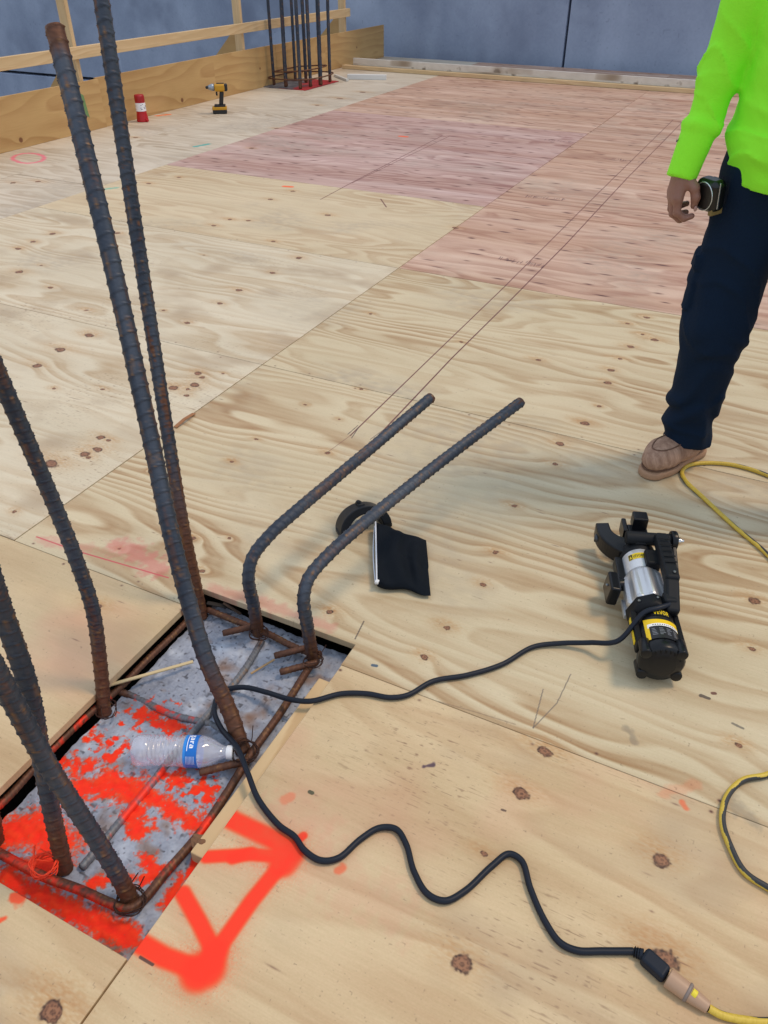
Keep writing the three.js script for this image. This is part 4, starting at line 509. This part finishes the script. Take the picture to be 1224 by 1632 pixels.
{
  const t = thing('impact_driver', 'yellow and black cordless impact driver standing on its battery', 'power tool', [-3.2912, 0, -1.8351]); t.position.y = 0.0005; t.rotation.y = -2.55; // local +x is the nose
  const y = mat(0xc59018, 0.45), k = mat(0x17181a, 0.5), s = mat(0x9aa3ad, 0.35, { metalness: 0.8 }), rk = (g) => g.scale(1.12, 1.12, 1.12);
  mesh('battery', [rk(place(rbox(0.115, 0.03, 0.075, 0.006), 0.005, 0.016, 0)), rk(place(rbox(0.09, 0.02, 0.06, 0.004), 0.0, 0.056, 0))], k, t); mesh('battery_band', rk(place(rbox(0.118, 0.022, 0.077, 0.005), 0.005, 0.04, 0)), y, t);
  mesh('grip', [rk(place(rbox(0.034, 0.105, 0.032, 0.012, 4), -0.018, 0.11, 0, 0, 0, 0.16))], k, t); mesh('trigger', rk(place(rbox(0.014, 0.028, 0.016, 0.005), 0.016, 0.145, 0)), k, t);
  mesh('motor_body', rk(place(rbox(0.095, 0.058, 0.056, 0.02, 5), -0.015, 0.19, 0)), y, t); mesh('motor_cap', rk(place(rbox(0.03, 0.054, 0.052, 0.012, 4), -0.06, 0.19, 0)), k, t);
  mesh('nose', rk(place(lathe([[0, 0], [0.026, 0], [0.026, 0.022], [0.017, 0.042], [0.017, 0.05], [0, 0.05]], 20).rotateZ(-Math.PI / 2), 0.03, 0.192, 0)), s, t); mesh('chuck', rk(place(lathe([[0, 0], [0.011, 0], [0.011, 0.018], [0.006, 0.022], [0, 0.022]], 16).rotateZ(-Math.PI / 2), 0.078, 0.192, 0)), k, t); mesh('top_stripe', rk(place(rbox(0.06, 0.006, 0.03, 0.002), -0.02, 0.2195, 0)), k, t);
}

// ---------------------------------------------------------------- worker standing at the right
function nets(f, lo, hi, cell) { // surface nets over a distance field
  const nx = Math.ceil((hi[0] - lo[0]) / cell) + 1, ny = Math.ceil((hi[1] - lo[1]) / cell) + 1, nz = Math.ceil((hi[2] - lo[2]) / cell) + 1, D = new Float32Array(nx * ny * nz), id = (i, j, k) => (k * ny + j) * nx + i;
  for (let k = 0; k < nz; k++) for (let j = 0; j < ny; j++) for (let i = 0; i < nx; i++) D[id(i, j, k)] = f(lo[0] + i * cell, lo[1] + j * cell, lo[2] + k * cell);
  const vi = new Int32Array(nx * ny * nz).fill(-1), pos = [], idx = [];
  for (let k = 0; k + 1 < nz; k++) for (let j = 0; j + 1 < ny; j++) for (let i = 0; i + 1 < nx; i++) {
    let n = 0, x = 0, y = 0, z = 0; const c = []; for (let q = 0; q < 8; q++) c.push(D[id(i + (q & 1), j + (q >> 1 & 1), k + (q >> 2))]);
    for (let a = 0; a < 8; a++) for (let s = 0; s < 3; s++) { const b = a | (1 << s); if (b === a || (c[a] < 0) === (c[b] < 0)) continue; const t = c[a] / (c[a] - c[b]); x += (a & 1) + (s === 0 ? t : 0); y += (a >> 1 & 1) + (s === 1 ? t : 0); z += (a >> 2) + (s === 2 ? t : 0); n++; }
    if (n) { vi[id(i, j, k)] = pos.length / 3; pos.push(lo[0] + (i + x / n) * cell, lo[1] + (j + y / n) * cell, lo[2] + (k + z / n) * cell); }
  }
  const quad = (a, b, c, d, fl) => { if (a < 0 || b < 0 || c < 0 || d < 0) return; fl ? idx.push(a, c, b, a, d, c) : idx.push(a, b, c, a, c, d); };
  for (let k = 1; k + 1 < nz; k++) for (let j = 1; j + 1 < ny; j++) for (let i = 1; i + 1 < nx; i++) {
    const s = D[id(i, j, k)] < 0; if (s !== D[id(i + 1, j, k)] < 0) quad(vi[id(i, j - 1, k - 1)], vi[id(i, j, k - 1)], vi[id(i, j, k)], vi[id(i, j - 1, k)], !s);
    if (s !== D[id(i, j + 1, k)] < 0) quad(vi[id(i - 1, j, k - 1)], vi[id(i - 1, j, k)], vi[id(i, j, k)], vi[id(i, j, k - 1)], !s);
    if (s !== D[id(i, j, k + 1)] < 0) quad(vi[id(i - 1, j - 1, k)], vi[id(i, j - 1, k)], vi[id(i, j, k)], vi[id(i - 1, j, k)], !s);
  }
  const g = new THREE.BufferGeometry(); g.setAttribute('position', new THREE.Float32BufferAttribute(pos, 3)); g.setIndex(idx); g.computeVertexNormals(); return g;
}
const cap = (x, y, z, a, b, ra, rb) => { const dx = b[0] - a[0], dy = b[1] - a[1], dz = b[2] - a[2], t = clamp(((x - a[0]) * dx + (y - a[1]) * dy + (z - a[2]) * dz) / (dx * dx + dy * dy + dz * dz + 1e-9)); return Math.hypot(x - a[0] - dx * t, y - a[1] - dy * t, z - a[2] - dz * t) - (ra + (rb - ra) * t); };
const smin = (a, b, k) => { const h = Math.max(k - Math.abs(a - b), 0) / k; return Math.min(a, b) - h * h * k * 0.25; };
const bones = (list, k) => (x, y, z) => { let d = 9; for (const b of list) d = smin(d, cap(x, y, z, b[0], b[1], b[2], b[3]), k); return d; };
{
  const ORG = [1.66, 0, 2.45];
  const weave = texture(256, 256, (u, v, c) => { const n = 128 + 46 * fbm(u * 24, v * 24, 4) + 40 * vn(u * 128, v * 128); c[0] = c[1] = c[2] = n; }, false);
  const clothUV = (g, k = 7) => { const p = g.attributes.position, uv = new Float32Array(p.count * 2); for (let i = 0; i < p.count; i++) { uv[2 * i] = (p.getX(i) * 0.8 + p.getZ(i) * 0.6) * k; uv[2 * i + 1] = p.getY(i) * k; } g.setAttribute('uv', new THREE.BufferAttribute(uv, 2)); return g; };
  const J = { rSh: [1.468, 1.335, 2.44], rEl: [1.432, 1.07, 2.45], rWr: [1.402, 0.872, 2.512], lSh: [1.852, 1.335, 2.42], lEl: [1.93, 1.08, 2.38], lWr: [1.95, 0.86, 2.47], rHip: [1.588, 0.85, 2.43], rKn: [1.562, 0.46, 2.46], rAn: [1.562, 0.09, 2.43], lHip: [1.745, 0.85, 2.43], lKn: [1.90, 0.47, 2.56], lAn: [1.97, 0.09, 2.60] };
  const P = thing('person', 'worker in bright lime hoodie and navy trousers standing at the right edge', 'person', ORG);
  const put = (name, g, m, parent = P) => { g.translate(-ORG[0], -ORG[1], -ORG[2]); return mesh(name, g, m, parent); };
  // body, one surface: trunk and limbs coarse, each hand and the head on finer grids
  const skin = mat(new THREE.Color(0.27, 0.13, 0.092), 0.5);
  const trunk = bones([[[1.6, 0.92, 2.43], [1.6, 1.25, 2.42], 0.095, 0.1], [[1.72, 0.92, 2.43], [1.72, 1.25, 2.42], 0.095, 0.1], [J.rSh, J.lSh, 0.05, 0.05], [[1.66, 1.35, 2.42], [1.66, 1.45, 2.44], 0.055, 0.052],
    [J.rSh, J.rEl, 0.042, 0.036], [J.rEl, J.rWr, 0.034, 0.026], [J.lSh, J.lEl, 0.042, 0.036], [J.lEl, J.lWr, 0.034, 0.026], [J.rHip, J.rKn, 0.075, 0.05], [J.rKn, J.rAn, 0.05, 0.035], [J.lHip, J.lKn, 0.075, 0.05], [J.lKn, J.lAn, 0.05, 0.035]], 0.04);
  const parts = [nets(trunk, [1.35, 0.03, 2.28], [2.06, 1.47, 2.72], 0.014)];
  const hand = (W, Rv, Fv) => { // Rv: from the back of the hand to the palm, Fv: towards the thumb
    const S = 0.93, q = (r, u, f) => [W[0] + (Rv[0] * r + Fv[0] * f) * S, W[1] + u * S, W[2] + (Rv[2] * r + Fv[2] * f) * S]; const B = [];
    const kn = [[-0.012, -0.078, 0.030], [-0.016, -0.083, 0.010], [-0.015, -0.079, -0.011], [-0.011, -0.071, -0.030]], ln = [1, 1.08, 1, 0.8];
    const palm = kn.map((k, i) => [q(0, 0.02, 0.012 - i * 0.008), q(...k), 0.0165, 0.0125]);
    const fing = kn.map((k, i) => { const l = ln[i], a = [k[0] + 0.004, k[1] - 0.036 * l, k[2] + 0.002], b = [a[0] + 0.021, a[1] - 0.014 * l, a[2] + 0.003], c = [b[0] + 0.020, b[1] + 0.006, b[2] + 0.001]; return bones([[q(...k), q(...a), 0.0108, 0.0096], [q(...a), q(...b), 0.0096, 0.0088], [q(...b), q(...c), 0.0088, 0.0074]], 0.004); });
    const pf = bones(palm, 0.018), th = bones([[q(0.006, -0.03, 0.020), q(0.022, -0.048, 0.040), 0.0155, 0.0122], [q(0.022, -0.048, 0.040), q(0.030, -0.072, 0.043), 0.0118, 0.0108], [q(0.030, -0.070, 0.043), q(0.032, -0.094, 0.038), 0.0105, 0.0085]], 0.006), wr = [q(0.004, 0.035, -0.012), q(0, -0.005, 0), 0.020, 0.024];
    const f = (x, y, z) => { let d = smin(pf(x, y, z), cap(x, y, z, ...wr), 0.016); d = smin(d, th(x, y, z), 0.010); let e = 9; for (const g of fing) e = Math.min(e, g(x, y, z)); d = smin(d, e, 0.006); return d + 0.0006 * n3(x * 160, y * 160, z * 160); };
    return nets(f, [W[0] - 0.085, W[1] - 0.16, W[2] - 0.085], [W[0] + 0.085, W[1] + 0.045, W[2] + 0.085], 0.003);
  };
  parts.push(hand(J.rWr, [0.895, 0, -0.445], [0.445, 0, 0.895]), hand(J.lWr, [-0.97, 0, 0.2], [0.2, 0, 0.97]));
  const hd = (x, y, z) => { const e = Math.hypot((x - 1.66) / 0.076, (y - 1.565) / 0.108, (z - 2.46) / 0.094); let d = (e - 1) * 0.08; d = smin(d, cap(x, y, z, [1.66, 1.5, 2.49], [1.66, 1.475, 2.525], 0.05, 0.028), 0.03); d = smin(d, cap(x, y, z, [1.66, 1.575, 2.548], [1.66, 1.54, 2.568], 0.009, 0.014), 0.014); d = smin(d, cap(x, y, z, [1.66, 1.48, 2.44], [1.66, 1.4, 2.43], 0.056, 0.056), 0.02); d = smin(d, cap(x, y, z, [1.638, 1.512, 2.541], [1.682, 1.512, 2.541], 0.007, 0.007), 0.008); for (const s of [-1, 1]) { d = smin(d, Math.hypot((x - 1.66 - s * 0.078) / 0.5, y - 1.56, z - 2.45) - 0.028, 0.008); const eye = Math.hypot(x - 1.66 - s * 0.031, (y - 1.567) * 1.4, z - 2.552) - 0.014; d = Math.max(d, -eye * 0.6 - 0.002); } return d; };
  parts.push(nets(hd, [1.56, 1.39, 2.34], [1.76, 1.69, 2.6], 0.0045));
  const bodyMesh = put('body', join(parts), skin);
  for (const s of [-1, 1]) put('eye', new THREE.SphereGeometry(0.012, 14, 10).translate(1.66 + s * 0.031, 1.567, 2.540), mat(0x2a1c14, 0.2));
  put('hair', nets((x, y, z) => { const e = (Math.hypot((x - 1.66) / 0.083, (y - 1.572) / 0.114, (z - 2.452) / 0.1) - 1) * 0.085 + 0.002 * n3(x * 60, y * 60, z * 60); return Math.max(e, -(y - 1.565 - (z - 2.45) * 0.75) * 0.8); }, [1.56, 1.45, 2.33], [1.76, 1.71, 2.58], 0.006), mat(0x14100d, 0.7));
  // nails on the thumb nearest the camera
  { const w = J.rWr, n = new THREE.SphereGeometry(0.0062, 12, 8); n.scale(0.75, 1.15, 0.3); n.rotateY(0.46); n.translate(w[0] + 0.895 * 0.031 + 0.445 * 0.0465, w[1] - 0.092, w[2] - 0.445 * 0.031 + 0.895 * 0.0465); put('thumb_nail', n, mat(0xa98478, 0.35)); }
  // hoodie
  const hoodF = (x, y, z) => {
    let t = bones([[[1.605, 0.86, 2.43], [1.60, 1.2, 2.42], 0.122, 0.122], [[1.715, 0.86, 2.43], [1.72, 1.2, 2.42], 0.122, 0.122], [[1.66, 0.9, 2.49], [1.66, 1.0, 2.49], 0.11, 0.1], [J.rSh, J.lSh, 0.075, 0.075], [[1.61, 1.42, 2.38], [1.71, 1.42, 2.38], 0.062, 0.062]], 0.07)(x, y, z);
    t = Math.max(t, -(Math.hypot(x - 1.66, z - 2.455) - 0.062 - Math.max(0, 1.44 - y) * -0.5) * (y > 1.40 ? 1 : 9));
    const gather = ss(0.93, 0.87, y); t += 0.005 * gather - 0.010 * Math.exp(-(((y - 0.935) / 0.03) ** 2));
    t += 0.0075 * n3(x * 11 + y * 5, y * 16, z * 11) + 0.004 * Math.abs(n3(x * 24, y * 30 + x * 12, z * 24)) - 0.008 * (1 - Math.abs(Math.sin(y * 30 + x * 16 + 6 * n3(x * 5, y * 4, z * 5)))) ** 2 * ss(1.12, 0.95, y);
    t = Math.max(t, (0.846 + 0.10 * (z - 2.45) * -0.35 - 0.05 * (x - 1.5) - y) * 0.98);
    const sleeve = (S, E, W) => { const up = cap(x, y, z, S, E, 0.062, 0.053), ax = [W[0] - E[0], W[1] - E[1], W[2] - E[2]], L = Math.hypot(...ax), s = ((x - E[0]) * ax[0] + (y - E[1]) * ax[1] + (z - E[2]) * ax[2]) / L; let lo = cap(x, y, z, E, [E[0] + ax[0] * 1.25, E[1] + ax[1] * 1.25, E[2] + ax[2] * 1.25], 0.0515, 0.0395);
      const cuff = ss(0.128, 0.140, s); lo += 0.004 * cuff - 0.0052 * Math.exp(-(((s - 0.118) / 0.012) ** 2)); const fr = s + 0.35 * (x - E[0]) - 0.25 * (z - E[2]), rg = 1 - Math.abs(Math.sin(fr * 60 + 6 * n3(x * 9, y * 9, z * 9))); lo += (0.008 - 0.016 * rg * rg * rg * (0.5 + n3(x * 6 + 3, y * 6, z * 6))) * (ss(0.13, 0.09, s) * ss(-0.12, -0.02, s)) + (0.006 * n3(x * 17, y * 20, z * 17) + 0.003 * Math.abs(n3(x * 34, y * 44, z * 34))) * (1 - cuff) + 0.0008 * n3(x * 50, y * 20, z * 50); lo = Math.max(lo, (s - L - 0.012 - 0.02) );
      const ru = 1 - Math.abs(Math.sin(y * 34 + x * 20 + 5 * n3(x * 8, y * 8, z * 8))); return smin(up + (0.005 - 0.010 * ru * ru) * ss(1.28, 1.08, y) + 0.004 * n3(x * 14, y * 12, z * 14), lo, 0.03); };
    return smin(smin(t, sleeve(J.rSh, J.rEl, J.rWr), 0.018), sleeve(J.lSh, J.lEl, J.lWr), 0.018);
  };
  const lime = new THREE.MeshStandardMaterial({ color: new THREE.Color(0.31, 0.96, 0.028), roughness: 0.9, bumpMap: weave, bumpScale: 0.0012 });
  put('hoodie', clothUV(nets(hoodF, [1.33, 0.79, 2.22], [2.06, 1.52, 2.66], 0.0055)), lime);
  { // small dark tick on the sleeve above the cuff, laid on the cloth
    const o = V([1.4216, 0.9978, 2.9]), c = V(1.660, 1.336, 4.723), d = o.clone().sub(c).normalize(); let t = c.distanceTo(o); for (let i = 0; i < 600; i++) { const q = c.clone().addScaledVector(d, t); const f = hoodF(q.x, q.y, q.z); if (f < 0.0004) break; t += Math.min(0.01, f * 0.6); }
    const q = c.clone().addScaledVector(d, t), e = 0.002, N = V(hoodF(q.x + e, q.y, q.z) - hoodF(q.x - e, q.y, q.z), hoodF(q.x, q.y + e, q.z) - hoodF(q.x, q.y - e, q.z), hoodF(q.x, q.y, q.z + e) - hoodF(q.x, q.y, q.z - e)).normalize();
    const s = new THREE.Shape(); s.moveTo(-0.010, 0.004); s.bezierCurveTo(-0.012, -0.004, -0.006, -0.006, 0.002, -0.001); s.lineTo(0.013, 0.006); s.lineTo(0.0, 0.001); s.bezierCurveTo(-0.006, -0.001, -0.009, 0.0, -0.010, 0.004); const g = new THREE.ExtrudeGeometry(s, { depth: 0.0008, bevelEnabled: false }); g.applyQuaternion(new THREE.Quaternion().setFromUnitVectors(V(0, 0, 1), N)); g.translate(q.x + N.x * 0.0008, q.y + N.y * 0.0008, q.z + N.z * 0.0008); put('sleeve_mark', g, mat(0x1a2a2a, 0.7)); }
  // trousers
  const legF = (H, K, A, sd) => (x, y, z) => { let d = smin(cap(x, y, z, H, K, 0.1, 0.086), cap(x, y, z, K, [A[0], A[1], A[2]], 0.084, 0.069), 0.03); const low = ss(0.34, 0.1, y); d += (0.0035 + 0.006 * low) * Math.sin(y * (55 + 20 * low) + 12 * n3(x * 6 + sd, y * 5, z * 6) + x * 18) * ss(0.75, 0.3, y) * 0.8 + 0.007 * n3(x * 9 + sd, y * 6, z * 9) - 0.006 * (1 - Math.abs(Math.sin(y * 24 + x * 14 - z * 10 + 5 * n3(x * 7 + sd, y * 4, z * 7)))) ** 2 + 0.004 * Math.sin((x * 0.6 + z) * 60 + y * 22) * ss(0.2, 0.6, y) * 0.5; return d; };
  const rl = legF(J.rHip, J.rKn, J.rAn, 1), ll = legF(J.lHip, J.lKn, J.lAn, 5), hem = (y, z, A) => 0.066 + 0.22 * Math.max(0, z - A[2]) - y;
  const pants = (x, y, z) => { let r = Math.max(rl(x, y, z), hem(y, z, J.rAn)), l = Math.max(ll(x, y, z), hem(y, z, J.lAn)); let d = smin(r, l, 0.03); d = smin(d, bones([[[1.61, 0.88, 2.43], [1.60, 0.95, 2.43], 0.115, 0.105], [[1.71, 0.88, 2.43], [1.72, 0.95, 2.43], 0.115, 0.105]], 0.06)(x, y, z), 0.05);
    for (const [cx, cz] of [[1.574, 2.445], [1.815, 2.49]]) { const s = cx < 1.66 ? -1 : 1, px = Math.abs(z - cz) - 0.055, py = Math.abs(y - 0.575) - 0.075, bx = Math.max(px, py); const base = s < 0 ? rl(x, y, z) : ll(x, y, z); if ((x - cx) * s > 0) { d = Math.min(d, Math.max(base - 0.010, bx)); d = Math.min(d, Math.max(base - 0.017, px - 0.004, Math.abs(y - 0.635) - 0.02)); } } return d; };
  { const tm = dull(0.004, 0.0135, 0.033, 0.9, 0.35); tm.bumpMap = weave; tm.bumpScale = 0.0012; put('trousers', clothUV(nets(pants, [1.42, 0.03, 2.26], [2.08, 0.97, 2.72], 0.006)), tm); };
  // suede shoes with a raised toe seam
  const suede = texture(256, 256, (u, v, c) => { const n = fbm(u * 20, v * 20, 4), f = vn(u * 130, v * 130); c[0] = 164 + 30 * n + 10 * f; c[1] = 130 + 28 * n + 10 * f; c[2] = 108 + 26 * n + 10 * f; });
  const sm = new THREE.MeshStandardMaterial({ map: suede, bumpMap: suede, bumpScale: 0.0008, roughness: 0.9 }), sole = mat(0xa88468, 0.85), seam = mat(0x6e5140, 0.85);
  const shoe = (A, yaw) => { // local +z is the toe
    const up = bones([[[0.004, 0.052, 0.155], [-0.004, 0.05, 0.105], 0.038, 0.046], [[-0.004, 0.05, 0.105], [0, 0.058, 0.03], 0.046, 0.043], [[0, 0.058, 0.03], [0, 0.06, -0.05], 0.043, 0.038], [[0, 0.07, 0.02], [0, 0.12, -0.01], 0.046, 0.042], [[0, 0.07, -0.045], [0, 0.12, -0.03], 0.036, 0.038]], 0.035);
    const f = (x, y, z) => Math.max(up(x, (y - 0.02) * 1.12 + 0.012, z) + 0.001 * n3(x * 60, y * 60, z * 60), 0.016 - y, y - 0.145);
    const sf = (x, y, z) => { const d = bones([[[0.003, 0, 0.153], [-0.004, 0, 0.1], 0.0405, 0.0475], [[-0.004, 0, 0.1], [0, 0, -0.05], 0.0455, 0.039]], 0.03)(x, 0, z); return Math.max(d, Math.abs(y - 0.0125) - 0.012); };
    const M = new THREE.Matrix4().makeRotationY(yaw).setPosition(A[0], 0, A[2]), uvw = (g) => { const p = g.attributes.position, uv = new Float32Array(p.count * 2); for (let i = 0; i < p.count; i++) { uv[2 * i] = p.getX(i) * 5 + p.getY(i) * 3; uv[2 * i + 1] = p.getZ(i) * 5; } g.setAttribute('uv', new THREE.BufferAttribute(uv, 2)); return g; };
    const o = put('shoe', uvw(nets(f, [-0.07, 0, -0.11], [0.07, 0.16, 0.215], 0.005)).applyMatrix4(M), sm);
    const s = nets(sf, [-0.07, -0.01, -0.11], [0.07, 0.035, 0.215], 0.005).applyMatrix4(M); put('sole', s, sole, o);
    const pts = []; for (let i = 0; i <= 24; i++) { const a = Math.PI * (i / 24), x = Math.cos(a) * 0.03, z = 0.10 + Math.sin(a) * 0.062 - Math.max(0, -Math.sin(a)) * 0.05; let y = 0.14; for (let k = 0; k < 200 && f(x, y, z) > 0; k++) y -= 0.0008; pts.push([x, y + 0.001, z]); } for (const s2 of [1, -1]) { const e = []; for (let k = 1; k <= 5; k++) { const z = 0.10 - k * 0.018, x = s2 * 0.03; let y = 0.14; for (let q = 0; q < 200 && f(x, y, z) > 0; q++) y -= 0.0008; e.push([x, y + 0.001, z]); } s2 > 0 ? pts.unshift(...e.reverse()) : pts.push(...e); }
    put('toe_seam', tube(pts, 0.0022, 90, 6).applyMatrix4(M), seam, o);
    const w = []; for (let i = 0; i <= 30; i++) { const a = -0.35 + (Math.PI + 0.7) * (i / 30), x = Math.cos(a) * 0.046, z = 0.11 + Math.sin(a) * 0.078; w.push([x * 0.985, 0.030, z - 0.003]); } put('welt', tube(w, 0.0018, 80, 6).applyMatrix4(M), seam, o);
  };
  shoe([1.568, 0, 2.415], -0.50); shoe(J.lAn, 0.25);
  // tape measure clipped at the hip
  const tp = [1.4753, 0.8133, 2.52]; const tm = thing('tape_measure', 'black tape measure with silver trim clipped to the navy trousers', 'tape measure', tp); tm.rotation.y = 0.9; tm.rotation.z = 0.12;
  mesh('case', rbox(0.044, 0.078, 0.07, 0.016, 4), mat(0x0c0f0f, 0.3), tm); mesh('trim', [place(new THREE.TorusGeometry(0.031, 0.0016, 8, 36).scale(0.95, 1.08, 1), 0, 0, 0, 0, Math.PI / 2).translate(-0.0215, 0, 0), place(rbox(0.004, 0.062, 0.003, 0.001), -0.006, 0.004, 0.0352)], mat(0xc9d2d6, 0.25, { metalness: 0.9 }), tm); mesh('tape_mouth', place(rbox(0.036, 0.016, 0.012, 0.002), 0, -0.036, 0.024), mat(0x7d6a3c, 0.6), tm); mesh('belt_clip', place(rbox(0.018, 0.055, 0.004, 0.001), 0.024, 0.006, -0.01, 0, Math.PI / 2), mat(0x55585a, 0.35, { metalness: 0.8 }), tm);
}

for (const o of scene.children) if (o.isGroup) o.traverse((c) => { if (c.isMesh) c.castShadow = c.receiveShadow = true; });
renderer.render(scene, camera);
